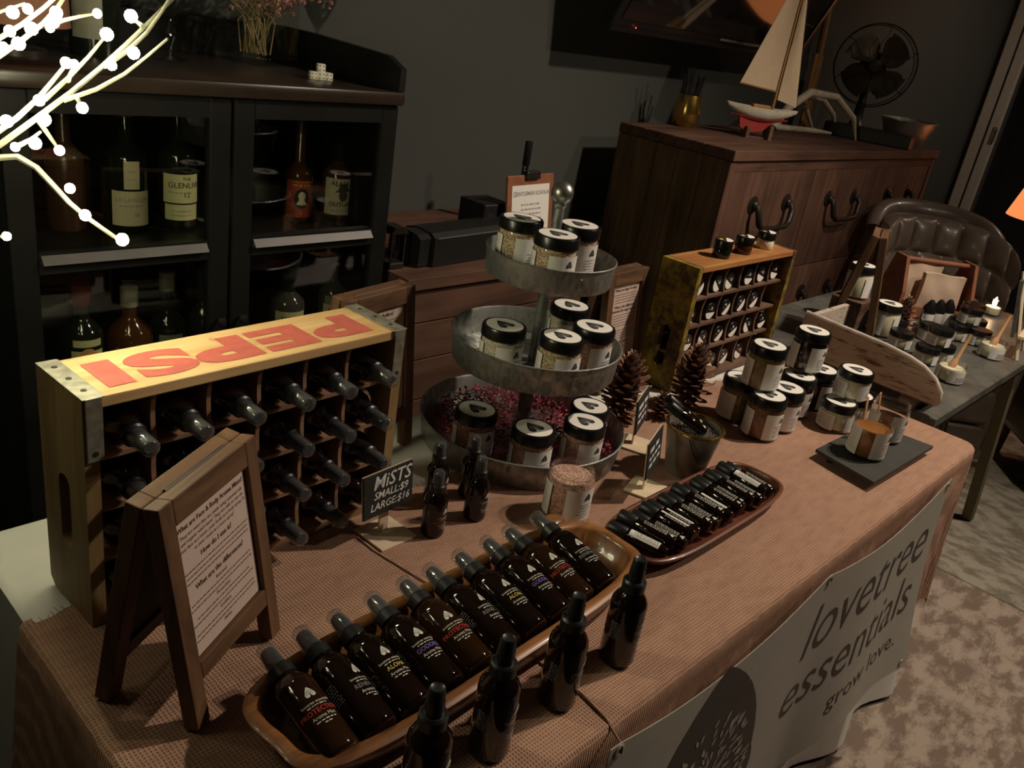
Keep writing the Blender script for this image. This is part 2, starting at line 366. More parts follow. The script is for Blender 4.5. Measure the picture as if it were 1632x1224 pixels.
def rrect(x0, x1, y0, y1, r, n=6):
    P = []
    for cx, cy, a in ((x1-r, y1-r, 0), (x0+r, y1-r, PI/2), (x0+r, y0+r, PI), (x1-r, y0+r, 3*PI/2)):
        P += [(cx+r*math.cos(a+PI/2*i/n), cy+r*math.sin(a+PI/2*i/n)) for i in range(n+1)]
    return P
def tree_rays(s, n=9):     # the little branching tree inside the heart emblem
    m = MB()
    for i in range(n):
        a = PI*(.06+.88*i/(n-1)); l = s*(.34+.12*math.sin(a))
        m.add([(0.008*s*math.sin(a), -.2*s, 0), (l*math.cos(a)-.02*s*math.sin(a), -.2*s+l*math.sin(a)+.02*s*math.cos(a), 0), (l*math.cos(a)*1.08, -.2*s+l*math.sin(a)*1.08, 0), (l*math.cos(a)+.02*s*math.sin(a), -.2*s+l*math.sin(a)-.02*s*math.cos(a), 0)], [(0, 3, 2, 1)])
    return m

# ------------------------------------------------------------------ the room
struct('floor', MB().box(-2.4, 7.6, -3.4, 1.2, -.06, 0), 'floorboards')
struct('wall_back', MB().box(-2.4, 6.4, 1.12, 1.22, 0, 2.75), 'wall')
struct('wall_left', MB().box(-2.4, -2.3, -3.4, 1.12, 0, 2.75), 'wall')
struct('wall_front', MB().box(-2.3, 7.6, -3.4, -3.3, 0, 2.75), 'wall')
wr = MB().box(6.3, 6.4, .93, 1.12, 0, 2.75).box(6.3, 6.4, -3.3, .05, 0, 2.75).box(6.3, 6.4, .05, .93, 2.1, 2.75)
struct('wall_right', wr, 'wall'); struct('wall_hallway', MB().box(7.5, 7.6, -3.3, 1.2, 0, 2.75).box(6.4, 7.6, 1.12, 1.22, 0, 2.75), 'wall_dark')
struct('ceiling', MB().box(-2.4, 7.6, -3.4, 1.22, 2.75, 2.83), 'ceiling')
tr = struct('trim_1', MB().box(6.275, 6.3, 1.0, 1.075, 0, 2.18, None, .006), 'trim')
struct('jamb', MB().box(6.262, 6.30, .925, .99, 0, 2.14, None, .005), 'trim', tr); struct('hinge', MB().box(6.256, 6.264, .93, .955, 1.15, 1.26, None, .002).box(6.250, 6.258, .925, .932, 1.16, 1.25), 'strap', tr)
rug = MB().box(1.0, 2.553, -2.6, .35, 0, .012, None, .004); tag(obj('rug', rug, 'rug_pink', None, 30), 'pinkish beige mottled rug on the floor beside the banner', 'rug', 'mottled rugs')
tag(obj('rug', MB().box(2.557, 5.4, -2.6, .35, 0, .0125, None, .004), 'rug_green', None, 30), 'greenish grey mottled rug at the right under the metal legs', 'rug', 'mottled rugs')

# ------------------------------------------------------------------ main table, cloths, banner
X0, X1, Y0, Y1 = -.055, 1.775, -.482, .262
t = thing('folding_table', 'long folding table hidden under white cloth and burlap', 'table', (0, 0, 0))
obj('tabletop', MB().box(X0+.01, X1-.01, Y0+.01, Y1-.01, T-.045, T-.008), 'trim', t)
for x in (X0+.12, X1-.12):
    for y in (Y0+.1, Y1-.1): obj('leg', MB().tube([(x, y, .013 if x > 1 else 0), (x, y, T-.045)], .014, 10), 'wire_dark', t, 40)
def perim(off, n=26, cr=.03, x0=X0, x1=X1, y0=Y0, y1=Y1):
    P = []
    for cx, cy, a, (ax, ay), (bx, by) in ((x1-cr, y0+cr, -PI/2, (x0+cr, y0), (x1-cr, y0)), (x1-cr, y1-cr, 0, (x1, y0+cr), (x1, y1-cr)), (x0+cr, y1-cr, PI/2, (x1-cr, y1), (x0+cr, y1)), (x0+cr, y0+cr, PI, (x0, y1-cr), (x0, y0+cr))):
        ln = math.hypot(bx-ax, by-ay); k = max(3, int(ln/.03)); nx, ny = (by-ay)/ln, -(bx-ax)/ln
        P += [(ax+(bx-ax)*i/k, ay+(by-ay)*i/k, nx, ny) for i in range(k)]
        P += [(cx+cr*math.cos(a+PI/2*i/5), cy+cr*math.sin(a+PI/2*i/5), math.cos(a+PI/2*i/5), math.sin(a+PI/2*i/5)) for i in range(5)]
    return P
m = MB(); P = perim(0); rings = []
for k, (z, o, amp) in enumerate([(T-.0045, -.012, 0), (T-.004, -.004, 0), (T-.0075, .001, 0), (T-.03, .003, .002), (T-.2, .003, .003), (T-.45, .006, .006), (.03, .02, .022)]):
    rings.append([(x+nx*(o+amp*math.sin(i*.55)+amp*.6*math.sin(i*.23+1)), y+ny*(o+amp*math.sin(i*.55)+amp*.6*math.sin(i*.23+1)), z) for i, (x, y, nx, ny) in enumerate(P)])
n = len(P); vs = [v for r_ in rings for v in r_]; fs = [tuple(range(n))]
for k in range(len(rings)-1): fs += [(k*n+i, (k+1)*n+i, (k+1)*n+(i+1) % n, k*n+(i+1) % n) for i in range(n)]
m.add(vs, fs); tag(obj('tablecloth', m, 'cloth', None, 50), 'white tablecloth showing at the left end behind the burlap', 'tablecloth')
# burlap: open perimeter path left-back -> front -> right-back, lofted down; ragged back edge
yb = .055
def bpath():
    P = []; cr = .035; x0, x1, y0 = X0-.008, X1+.008, Y0-.008
    for i in range(18): P.append((x0, yb-(yb-y0-cr)*i/18, -1, 0))
    for i in range(7): a = PI+PI/2*i/6; P.append((x0+cr+cr*math.cos(a), y0+cr+cr*math.sin(a), math.cos(a), math.sin(a)))
    for i in range(1, 60): P.append((x0+cr+(x1-x0-2*cr)*i/60, y0, 0, -1))
    for i in range(7): a = 3*PI/2+PI/2*i/6; P.append((x1-cr+cr*math.cos(a), y0+cr+cr*math.sin(a), math.cos(a), math.sin(a)))
    for i in range(1, 19): P.append((x1, y0+cr+(yb-y0-cr)*i/18, 1, 0))
    return P
P = bpath(); n = len(P); rings = []
for z, o, amp in [(T, -.014, 0), (T-.0005, -.005, .0), (T-.006, .0, .0), (T-.03, .002, .001), (T-.12, .006, .003), (T-.25, .012, .008), (T-.40, .022, .014)]:
    R_ = []
    for i, (x, y, nx, ny) in enumerate(P):
        dv = amp*math.sin(i*.8)+amp*.5*math.sin(i*.31+2)
        f = 1.0
        if nx < -.2: f = 1.9 if o > 0 else 1
        if 84 < i < 93: f = 1.9 if o > 0 else 1
        zz = z - (.02*math.sin(i*.4)+(.05 if nx > .3 else 0) if z < T-.35 else 0)
        if abs(nx) < .2 : dv *= .3; f = .75 if o > 0 else 1
        R_.append((x+nx*(o*f+dv), y+ny*(o*f+dv), zz))
    rings.append(R_)
vs = [v for r_ in rings for v in r_]; fs = []
for k in range(len(rings)-1): fs += [(k*n+i, (k+1)*n+i, (k+1)*n+i+1, k*n+i+1) for i in range(n-1)]
# top sheet as a grid whose border follows the ring
NX, NY = 92, 30; b = len(vs); gx0, gx1, gy0 = X0+.006, X1-.006, Y0+.006
for j in range(NY+1):
    for i in range(NX+1):
        u, v = i/NX, j/NY; x = gx0+(gx1-gx0)*u; ye = yb+.012*math.sin(x*7)+.006*math.sin(x*23)+rnd(-.003, .003)*(j == NY)
        if j == NY and i % 2: ye -= .004
        hz = .0 if (j == 0 or i in (0, NX)) else .0011*math.sin(x*9+v*5)*math.sin(v*9+x*3)
        vs.append((x, gy0+(ye-gy0)*v, T+hz))
fs += [(b+j*(NX+1)+i, b+j*(NX+1)+i+1, b+(j+1)*(NX+1)+i+1, b+(j+1)*(NX+1)+i) for j in range(NY) for i in range(NX)]
bo = obj('burlap_runner', MB().add(vs, fs), 'burlap', None, 60); tag(bo, 'coarse brown burlap covering the front of the long table', 'table runner')
# small frayed threads along the back edge of the burlap
fr = MB()
for i in range(260):
    x = X0+(X1-X0)*i/260; y = yb+.012*math.sin(x*7)+.006*math.sin(x*23)-.003; l = rnd(.004, .014)
    fr.tube([(x, y, T+.0006), (x+rnd(-.004, .004), y+l, T+.0004)], .0005, 3)
f_ = obj('frayed_threads', fr, 'burlap', bo); f_['kind'] = 'stuff'
def bsurf(x, z):          # banner surface; z measured from its top down
    u = (x-.37)/1.17; k = max(0, min(1, -z/.47))
    return -.498-.010-.014*k-.045*k*k*max(0, u-.55)/.45-.006*k*math.sin(x*11+1)-.004*math.sin(x*17)*k
def btop(x):
    g = [.385, .95, 1.525]; s = 0
    for a, c in zip(g, g[1:]):
        if a <= x <= c: s = 4*(x-a)*(c-x)/(c-a)**2
    return T-.004-.034*s
def bfn(u, v):
    x = .37+1.17*u; tz = btop(x)-T; z = tz+(-.47-tz+.012*math.sin(x*6))*v
    return (x, bsurf(x, z), T+z), (0, -1, 0)
bn = thing('banner', 'grey vinyl banner with tree emblem hanging from the table front', 'banner')
obj('sheet', MB().shell(bfn, 60, 20, -.0012), 'banner', bn, 40)
def onb(v): return (v.x, bsurf(v.x, v.y)-.0016-v.z, T+v.y)
def fitw(t): xs = [v.x for v in TXT[t][0]]; return max(xs)-min(xs)
m = MB(); m.text('lovetree', .165, 1.215, -.178, None, .555/.165/fitw('lovetree'))
obj('lettering', m.map(onb), 'banner_print', bn)
m = MB(); m.text('essentials', .145, 1.205, -.305, None, .56/.145/fitw('essentials')); obj('lettering', m.map(onb), 'banner_print', bn)
m = MB(); m.text('grow love.', .06, 1.30, -.385, None, .33/.06/fitw('grow love.')); obj('lettering', m.map(onb), 'banner_print', bn)
hp = heart(.42, 60, .085); m = MB(); cen = (.645, -.245)
hp2 = [(x*1.02+cen[0], y*1.0+cen[1]) for x, y in hp]
# fine triangles so the emblem follows the sheet
tri = geometry.tessellate_polygon([[Vector((x, y, 0)) for x, y in hp2]])
bm = bmesh.new(); bv = [bm.verts.new((x, y, 0)) for x, y in hp2]
for t_ in tri: bm.faces.new([bv[i] for i in t_])
bmesh.ops.subdivide_edges(bm, edges=bm.edges[:], cuts=3, use_grid_fill=True); bm.verts.index_update()
m.add([v.co for v in bm.verts], [[v.index for v in f.verts] for f in bm.faces]); bm.free()
em = obj('emblem', m.map(onb), 'banner_print', bn)
R9 = random.Random(4); m = MB()
def leafm(x, y, a, l, wd):
    return [(x+l*t_*math.cos(a)-s_*wd*math.sin(a)*(1-abs(2*t_-1)**2), y+l*t_*math.sin(a)+s_*wd*math.cos(a)*(1-abs(2*t_-1)**2), .0006) for t_, s_ in ((0, 0), (.3, -1), (.7, -1), (1, 0), (.7, 1), (.3, 1))]
for i in range(150):
    a = PI*R9.uniform(-.02, 1.02); rad = .155*math.sqrt(R9.uniform(.12, 1)); x = cen[0]+rad*math.cos(a)*1.0; y = cen[1]-.06+rad*math.sin(a)*1.05
    m.add(leafm(x, y, a+R9.uniform(-.5, .5), .018, .0036), [(0, 1, 2, 3, 4, 5)])
def branch(x, y, a, l, wd, dpt):
    x2, y2 = x+l*math.cos(a), y+l*math.sin(a); nx, ny = -math.sin(a), math.cos(a)
    m.add([(x-nx*wd, y-ny*wd, .0005), (x2-nx*wd*.6, y2-ny*wd*.6, .0005), (x2+nx*wd*.6, y2+ny*wd*.6, .0005), (x+nx*wd, y+ny*wd, .0005)], [(0, 1, 2, 3)])
    if dpt: branch(x2, y2, a+R9.uniform(.25, .6), l*.72, wd*.6, dpt-1); branch(x2, y2, a-R9.uniform(.25, .6), l*.72, wd*.6, dpt-1)
branch(cen[0], cen[1]-.15, PI/2, .07, .014, 4)
obj('tree_drawing', m.map(onb), 'banner', em)
for x, z in ((.388, -.016), (.955, -.014), (1.522, -.016), (1.515, -.45), (.40, -.45)):
    g = obj('grommet', MB().lathe([(.0045, 0), (.0045, .0018), (.007, .0025), (.0095, .0015), (.0095, 0)], 14, TR(x, bsurf(x, z)-.001, T+z) @ RX(PI/2)), 'tub', bn, 40)
tw = MB().tube([(.372, -.02, T+.0015), (.372, -.06, T+.0015), (.388, -.16, T+.0015), (.40, -.3, T+.0015), (.406, -.43, T+.0015), (.398, -.478, T+.0015), (.394, -.4945, T-.004), (.391, -.512, T-.010), (.389, -.513, T-.018)], .0016, 6)
tag(obj('twine', tw, 'twine', None, 40), 'thin brown twine running across the burlap to the banner corner', 'twine')

# ------------------------------------------------------------------ black glass-door cabinet and what it holds
CT = T+.553; CF = .62; CB = 1.08
cb = thing('bar_cabinet', 'old black cabinet with two glass doors full of liquor bottles', 'cabinet', (0, 0, 0))
obj('top_board', MB().box(.118, .902, CF-.014, CB, CT-.028, CT, None, .006), 'cabinet_top', cb, 40)
for x in (.13, .872): obj('side_panel', MB().box(x, x+.025, CF+.02, CB, .04, CT-.028), 'cabinet_black', cb)
obj('back_panel', MB().box(.155, .872, CB-.015, CB, .04, CT-.028), 'cabinet_black', cb)
obj('bottom_board', MB().box(.155, .872, CF+.02, CB-.015, .04, .065), 'cabinet_black', cb)
obj('plinth', MB().box(.13, .897, CF+.03, CB-.02, 0, .04), 'cabinet_black', cb)
SH1, SH2 = T+.232, T-.14
for z in (SH1, SH2): obj('shelf', MB().box(.155, .872, CF+.03, CB-.015, z, z+.018), 'cabinet_black', cb)
gp = [(0, 0), (.0, .045), (.05, .066), (.32, .074), (.44, .074), (.44, 0)]     # gallery side: low in front, rising to the back
for x in (.118, .885): obj('gallery_side', MB().prism([(CF-.01+a, z) for a, z in gp], 0, .015, TR(x, 0, CT) @ Matrix(((0, 0, 1, 0), (1, 0, 0, 0), (0, 1, 0, 0), (0, 0, 0, 1)))), 'cabinet_black', cb)
obj('gallery_back', MB().box(.133, .897, CB-.03, CB-.012, CT, CT+.074), 'cabinet_black', cb)
for k, (a, c) in enumerate(((.13, .513), (.519, .897))):
    f = MB(); st = .042; zt = CT-.03; y0, y1 = CF, CF+.02
    f.box(a, a+st, y0, y1, .05, zt, None, .003).box(c-st, c, y0, y1, .05, zt, None, .003)
    f.box(a+st, c-st, y0, y1, zt-.035, zt).box(a+st, c-st, y0, y1, T+.225, T+.262).box(a+st, c-st, y0, y1, .05, .12)
    dr = obj('door', f, 'cabinet_black', cb, 30)
    obj('bevel_trim', MB().prism([(0, 0), (.012, 0), (0, .014)], a+st+.004, c-st-.004, TR(0, CF, T+.244) @ Matrix(((0, 0, 1, 0), (-1, 0, 0, 0), (0, 1, 0, 0), (0, 0, 0, 1)))), 'bevel_highlight', dr)
    obj('pane', MB().box(a+st, c-st, CF+.010, CF+.013, T+.262, zt-.035), 'pane', dr); obj('pane', MB().box(a+st, c-st, CF+.010, CF+.013, .12, T+.225), 'pane', dr)
    kx = c-.02 if k == 0 else a+.02
    obj('knob', MB().lathe([(.004, 0), (.004, .01), (.009, .016), (.006, .022), (0, .023)], 12, TR(kx, CF, T+.1) @ RX(PI/2)), 'iron', dr, 40)
def liquor(label, x, y, z, R_, hb, hs, hn, rn, bm_, cm, lab=None, bands=(), flatz=1.0):
    t = thing('liquor_bottle', label, 'bottle', (x, y, z), (0, 0, 0), 'liquor bottles in the black cabinet')
    pr = [(0, 0), (R_*.92, 0), (R_, .006), (R_, hb), (R_*.9, hb+hs*.35), (rn*1.25, hb+hs*.85), (rn, hb+hs), (rn, hb+hs+hn), (0, hb+hs+hn)]
    obj('body', MB().lathe(pr, 24), bm_, t, 50)
    zt = hb+hs+hn
    obj('stopper', MB().lathe([(rn*1.0, zt-.03), (rn*1.18, zt-.03), (rn*1.2, zt+.008), (0, zt+.01)], 16), cm, t, 40)
    az = math.atan2(-.856-y, -.314-x)+.25
    for (z0, z1, wd, lm, txts) in bands:
        l = obj('paper_label', patch(R_+.0006, az-wd, az+wd, z0, z1), lm, t, 40)
        for s_, size, px, pz, pm in txts:
            g = MB()
            if s_ == 'HEAD':     # generic hatted head in an oval / alone
                g.flat([(px+.010*math.cos(a_), pz+.014*math.sin(a_)) for a_ in [2*PI*i/16 for i in range(16)]])
                g.flat([(px-.02, pz+.006), (px+.018, pz+.010), (px+.012, pz+.016), (px+.008, pz+.026), (px-.008, pz+.026), (px-.011, pz+.014)])
            elif s_ == 'OVAL': g.flat([(px+.017*math.cos(a_), pz+.022*math.sin(a_)) for a_ in [2*PI*i/20 for i in range(20)]])
            elif s_ == 'BUST': g.flat([(px+.008*math.cos(a_), pz+.005+.010*math.sin(a_)) for a_ in [2*PI*i/14 for i in range(14)]]).flat([(px-.012, pz-.014), (px+.012, pz-.014), (px+.006, pz-.003), (px-.006, pz-.003)], None, .0003)
            elif s_.startswith('-'): g.dash(px-wd*R_*.6, px+wd*R_*.6, pz, size)
            else: g.text(s_, size, px, pz)
            
            if s_ in ('HEAD', 'OVAL', 'BUST'): g.sub(3)
            g.map(wrap(R_+(.0012 if s_ != 'BUST' else .0018), 0, az)); obj('printing', g, pm, l)
    return t
S1 = SH1+.018; S2 = SH2+.018
liquor('dark green bottle with cream label and small oval neck label', .388, .78, S1, .039, .135, .03, .075, .014, 'bottle_dark', 'cap_red', None,
       [(.012, .078, .95, 'label_cream', [('LAGAVULIN', .0115, 0, .058, 'grey_ink'), ('-', .002, 0, .050, 'grey_ink'), ('16', .010, .008, .030, 'ink')]), (.082, .134, .36, 'label_cream', [('-', .002, 0, .115, 'grey_ink'), ('-', .0015, 0, .1, 'grey_ink')])])
liquor('green bottle with pale yellow label beside the cream labelled bottle', .487, .775, S1, .036, .138, .03, .08, .013, 'bottle_dark', 'bottle_dark', None,
       [(.052, .108, 1.05, 'label_yellow', [('THE', .009, .008, .097, 'ink_black'), ('GLENLIVET', .0155, .010, .082, 'ink_black'), ('12', .014, .008, .064, 'ink_black'), ('-', .0015, -.004, .073, 'grey_ink')]), (.018, .049, .95, 'label_yellow', [('-', .0016, 0, .036, 'grey_ink'), ('-', .0016, 0, .028, 'grey_ink')])])
liquor('bottle with orange red label and oval portrait in the cabinet', .758, .765, S1, .030, .098, .03, .09, .011, 'whisky', 'iron', None,
       [(.01, .09, 1.2, 'label_red', [('OVAL', 0, .0, .052, 'ink_black'), ('BUST', 0, .0, .052, 'label_cream'), ('6', .012, 0, .016, 'gold_ink'), ('-', .0015, 0, .088, 'gold_ink'), ('-', .003, 0, .080, 'gold_ink')])])
liquor('squat bottle with parchment label and hatted man drawing', .862, .768, S1, .034, .10, .022, .035, .014, 'whisky', 'bottle_dark', None,
       [(.01, .092, 1.1, 'label_cream', [('ALASKA', .015, .004, .076, 'ink_black'), ('HEAD', 0, .006, .055, 'ink_black'), ('OUTLAW', .014, .004, .030, 'ink_black'), ('-', .002, 0, .02, 'grey_ink')])])
liquor('tall dark bottle at the left end behind the lit branch', .285, .80, S1, .034, .13, .03, .08, .013, 'brown_glass', 'bottle_dark')
liquor('dim bottle with dull label behind the orange red one', .705, .86, S1, .036, .13, .03, .05, .012, 'bottle_clear', 'bottle_dark', None, [(.03, .1, .9, 'label_dull', [('-', .003, 0, .07, 'grey_ink')])])
liquor('dim squat tumbler shaped bottle left of the orange red one', .60, .80, S1, .036, .07, .02, .02, .016, 'bottle_clear', 'bottle_dark', None, [(.012, .03, .9, 'label_dull', [])])
liquor('lower shelf bottle with yellow label and dark red cap', .272, .72, S2, .037, .19, .035, .055, .014, 'bottle_dark', 'cap_red', None,
       [(.10, .168, .8, 'label_yellow', [('-', .005, 0, .125, 'ink'), ('-', .002, 0, .11, 'ink'), ('OVAL', 0, 0, .152, 'gold_ink')]), (.176, .190, .7, 'label_yellow', [])])
liquor('lower shelf brown bottle with faint arched label', .362, .72, S2, .042, .175, .04, .05, .014, 'whisky', 'label_dull', None, [(.12, .16, .9, 'label_dull', [('MCK', .02, 0, .13, 'label_cream')])])
liquor('lower shelf bottle with dull square label in the middle', .447, .74, S2, .035, .175, .035, .07, .013, 'bottle_dark', 'label_dull', None, [(.09, .165, .7, 'label_dull', [('-', .01, 0, .12, 'bottle_dark')])])
liquor('slim dark lower shelf bottle beside the door stile', .52, .73, S2, .030, .19, .03, .08, .012, 'bottle_dark', 'bottle_dark')
liquor('slim dark lower shelf bottle right of the door stile', .60, .74, S2, .030, .17, .03, .07, .012, 'bottle_dark', 'bottle_dark')
liquor('clear bottle with cream label and bold dark lettering', .715, .72, S2, .038, .195, .03, .03, .014, 'bottle_clear', 'bottle_dark', None, [(.12, .185, .95, 'label_yellow', [('BLADE', .022, .004, .142, 'ink_black'), ('-', .003, 0, .172, 'ink')])])
liquor('tall clear bottle with thin neck and pale label', .838, .72, S2, .035, .20, .04, .075, .0095, 'bottle_clear', 'bottle_clear', None, [(.12, .185, .9, 'label_yellow', [('-', .006, 0, .172, 'ink'), ('-', .002, 0, .16, 'ink')]), (.186, .205, .8, 'label_dull', [])])
# things on top of the cabinet
v = thing('glass_vase', 'square clear glass vase holding dried flowers on the black cabinet', 'vase', (.755, .95, CT), (0, 0, .35))
vm = MB(); s_ = .062; hgt = .19
vm.box(-s_, s_, -s_, s_, 0, .014)
for k in range(4): vm.box(-s_, s_, -s_, -s_+.004, .014, hgt, RZ(PI/2*k))
obj('glass_walls', vm, 'clear_glass', v)
fl = thing('dried_flowers', 'bunch of dried pale pink flowers in the square vase', 'flowers', (.755, .95, CT+.015))
R1 = random.Random(11)
heads = []
for i in range(26):
    a = R1.uniform(0, 2*PI); r1 = R1.uniform(.0, .035); r2 = R1.uniform(.03, .125); h = R1.uniform(.11, .20)
    p0 = (r1*math.cos(a+2), r1*math.sin(a+2), .003); p2 = (r2*math.cos(a)*1.0, r2*math.sin(a)*.85, h); p1 = ((p0[0]*1.4+p2[0]*.3), (p0[1]*1.4+p2[1]*.3), h*.5)
    obj('stem', MB().tube([p0, p1, p2], [.0018, .0015, .001], 5), 'stem', fl, 60); heads.append(p2)
for q, mt in ((0, 'flower'), (1, 'flower_pink')):
    m = MB()
    for hx, hy, hz in heads[q::2]:
        for k in range(34):
            c = Vector((hx+R1.uniform(-.03, .03), hy+R1.uniform(-.03, .03), hz+R1.uniform(-.03, .03))); M4 = Matrix.Translation(c) @ Matrix.Rotation(R1.uniform(0, 6), 4, (R1.random(), R1.random(), R1.random()+.1)); s_ = R1.uniform(.004, .009)
            m.add([(-s_, 0, 0), (0, -s_*.7, s_*.3), (s_, 0, 0), (0, s_*.7, s_*.3), (0, 0, -s_*.6)], [(0, 1, 2, 3), (0, 4, 1), (1, 4, 2), (2, 4, 3), (3, 4, 0)], M4)
    o = obj('blossoms', m, mt, fl); o['kind'] = 'stuff'
g = thing('stemmed_glass', 'thin cocktail glass with ball stem behind the dice', 'glass', (.93, .985, CT))
obj('foot', MB().lathe([(0, .002), (.03, .001), (.032, .002), (.006, .005), (.0035, .02)], 24), 'thin_glass', g, 50)
obj('stem', MB().lathe([(.0035, .02), (.0035, .03), (.010, .04), (.011, .048), (.008, .056), (.003, .064), (.004, .075)], 16), 'thin_glass', g, 50)
obj('bowl', MB().lathe([(.003, .075), (.024, .105), (.040, .138), (.046, .165), (.040, .178), (.039, .178), (.045, .165), (.039, .138), (.023, .107), (.0, .079)], 28), 'thin_glass', g, 50)
g2 = dup(g, 'thin cocktail glass behind the glowing branch on the cabinet', (.52, .87, CT)); g['group'] = g2['group'] = 'cocktail glasses on the cabinet'
t = thing('liquor_bottle', 'dark square shouldered bottle on top of the cabinet behind the branch', 'bottle', (.37, .86, CT))
obj('body', MB().lathe([(0, 0), (.04, 0), (.042, .006), (.042, .13), (.03, .15), (.015, .165), (.015, .22), (0, .22)], 24), 'bottle_dark', t, 50); obj('paper_label', patch(.0426, 3.4, 4.7, .03, .11), 'label_dull', t)
t = thing('table_lamp', 'brown drum shaped lamp at the left end of the cabinet top', 'lamp', (.215, .80, CT))
obj('shade', MB().lathe([(.085, .05), (.088, .05), (.078, .24), (.075, .24)], 32), 'lamp_brown', t, 50); obj('base', MB().lathe([(0, 0), (.05, 0), (.05, .01), (.012, .02), (.012, .24), (0, .24)], 24), 'iron', t, 50)
pip = {1: [(0, 0)], 2: [(-1, -1), (1, 1)], 3: [(-1, -1), (0, 0), (1, 1)], 4: [(-1, -1), (1, 1), (-1, 1), (1, -1)], 5: [(-1, -1), (1, 1), (-1, 1), (1, -1), (0, 0)], 6: [(-1, -1), (1, 1), (-1, 1), (1, -1), (-1, 0), (1, 0)]}
ds = .0155
def die(label, x, y, z, rz):
    t = thing('die', label, 'die', (x, y, z), (0, 0, rz), 'dice stacked on the cabinet'); obj('cube', MB().box(-ds/2, ds/2, -ds/2, ds/2, 0, ds, None, .0012), 'dice', t, 40)
    m = MB(); C0 = TR(0, 0, ds/2)
    for nn, M4 in ((4, RX(PI/2)), (6, RY(-PI/2) @ RZ(0)), (2, Matrix.Identity(4)), (3, RY(PI/2))):
        for a, b_ in pip[nn]: m.flat([(a*ds*.27+.0014*math.cos(q), b_*ds*.27+.0014*math.sin(q)) for q in [2*PI*i/8 for i in range(8)]], C0 @ M4 @ TR(0, 0, ds/2+.0002))
    obj('pips', m, 'ink_black', t)
DX, DY = .783, .718
for k, (a, b_, zz, l) in enumerate([(0, 0, 0, 'white die in front on the cabinet top, right end'), (-ds*1.02, 0, 0, 'white die in the middle of the front row'), (-ds*2.04, 0, 0, 'white die at the left end of the row'), (-ds*.5, ds*1.05, 0, 'white die behind the front row of dice'), (-ds*1.0, ds*.2, ds+.0002, 'white die stacked on top of the others')]):
    die(l, DX+a*math.cos(-.3)-b_*math.sin(-.3), DY+a*math.sin(-.3)+b_*math.cos(-.3), CT+zz, -.3)

# ------------------------------------------------------------------ wooden drink crate with 24 bottles
def crate(name, label, L, H, D, loc, rz, mats, slot_z, lettering=False, straps=True):
    top, side, inner = mats
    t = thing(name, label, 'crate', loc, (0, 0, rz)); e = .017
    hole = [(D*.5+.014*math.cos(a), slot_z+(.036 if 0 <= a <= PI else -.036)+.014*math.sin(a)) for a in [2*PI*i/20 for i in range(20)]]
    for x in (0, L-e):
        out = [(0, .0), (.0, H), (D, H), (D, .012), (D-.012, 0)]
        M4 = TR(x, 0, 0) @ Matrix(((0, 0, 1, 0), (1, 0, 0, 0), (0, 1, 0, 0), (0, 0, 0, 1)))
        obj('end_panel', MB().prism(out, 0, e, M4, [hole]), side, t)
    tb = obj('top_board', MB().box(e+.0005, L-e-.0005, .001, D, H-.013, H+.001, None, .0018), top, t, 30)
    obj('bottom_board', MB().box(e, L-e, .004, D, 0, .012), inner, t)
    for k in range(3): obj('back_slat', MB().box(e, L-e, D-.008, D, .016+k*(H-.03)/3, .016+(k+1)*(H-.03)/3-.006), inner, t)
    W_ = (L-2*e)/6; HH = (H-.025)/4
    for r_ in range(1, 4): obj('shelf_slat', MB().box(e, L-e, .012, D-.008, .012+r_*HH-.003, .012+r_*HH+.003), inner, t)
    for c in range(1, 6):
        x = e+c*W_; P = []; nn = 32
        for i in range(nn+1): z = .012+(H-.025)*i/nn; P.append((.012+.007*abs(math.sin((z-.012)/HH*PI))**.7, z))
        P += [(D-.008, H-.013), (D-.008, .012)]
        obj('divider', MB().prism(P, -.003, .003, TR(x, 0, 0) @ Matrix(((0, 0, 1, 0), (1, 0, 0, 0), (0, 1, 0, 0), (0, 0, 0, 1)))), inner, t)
    if straps:
        for x in (0, L):
            xa, xb = (x-.0005, x+.024) if x == 0 else (x-.024, x+.0005)
            so = obj('metal_strap', MB().box(xa, xb, -.0022, D+.001, H+.001, H+.0028, None, .0006).box(xa+.003, xb-.003, -.0030, -.0006, H-.075, H+.0026, None, .0006), 'strap', t, 30)
            xm = (xa+xb)/2; m = MB()
            for y in (.02, .055, .09): m.lathe([(.0035, 0), (.003, .0008), (0, .0008)], 10, TR(xm, y, H+.0028))
            m.lathe([(.0035, 0), (.003, .0008), (0, .0008)], 10, TR(xm, -.003, H-.065) @ RX(PI/2)); obj('nails', m, 'nail', so)
    if lettering:
        m = MB(); wd = fitw('PEPSI'); sz = .088; m.text('PEPSI', sz, 0, 0, TR(L/2-.005, .082, H+.0016) @ RZ(PI), (L-.085)/wd/sz)
        obj('lettering', m, 'pepsi_red', tb)
        m = MB().lathe([(.0048, 0), (.0055, 0)], 16, TR(L*.447, .086, H+.0015)); m.text('R', .007, 0, 0, TR(L*.447, .0885, H+.0015) @ RZ(PI)); obj('registered_mark', m, 'pepsi_red', tb)
    return t, e, W_, HH
CL, CH, CD, CRZ = .465, .300, .110, .061
crate('bottle_crate', 'wooden crate lettered in red, filled with capped mist bottles', CL, CH, CD, (0, 0, T+.001), CRZ, ('crate_wood', 'crate_side', 'crate_inner'), .135, True)

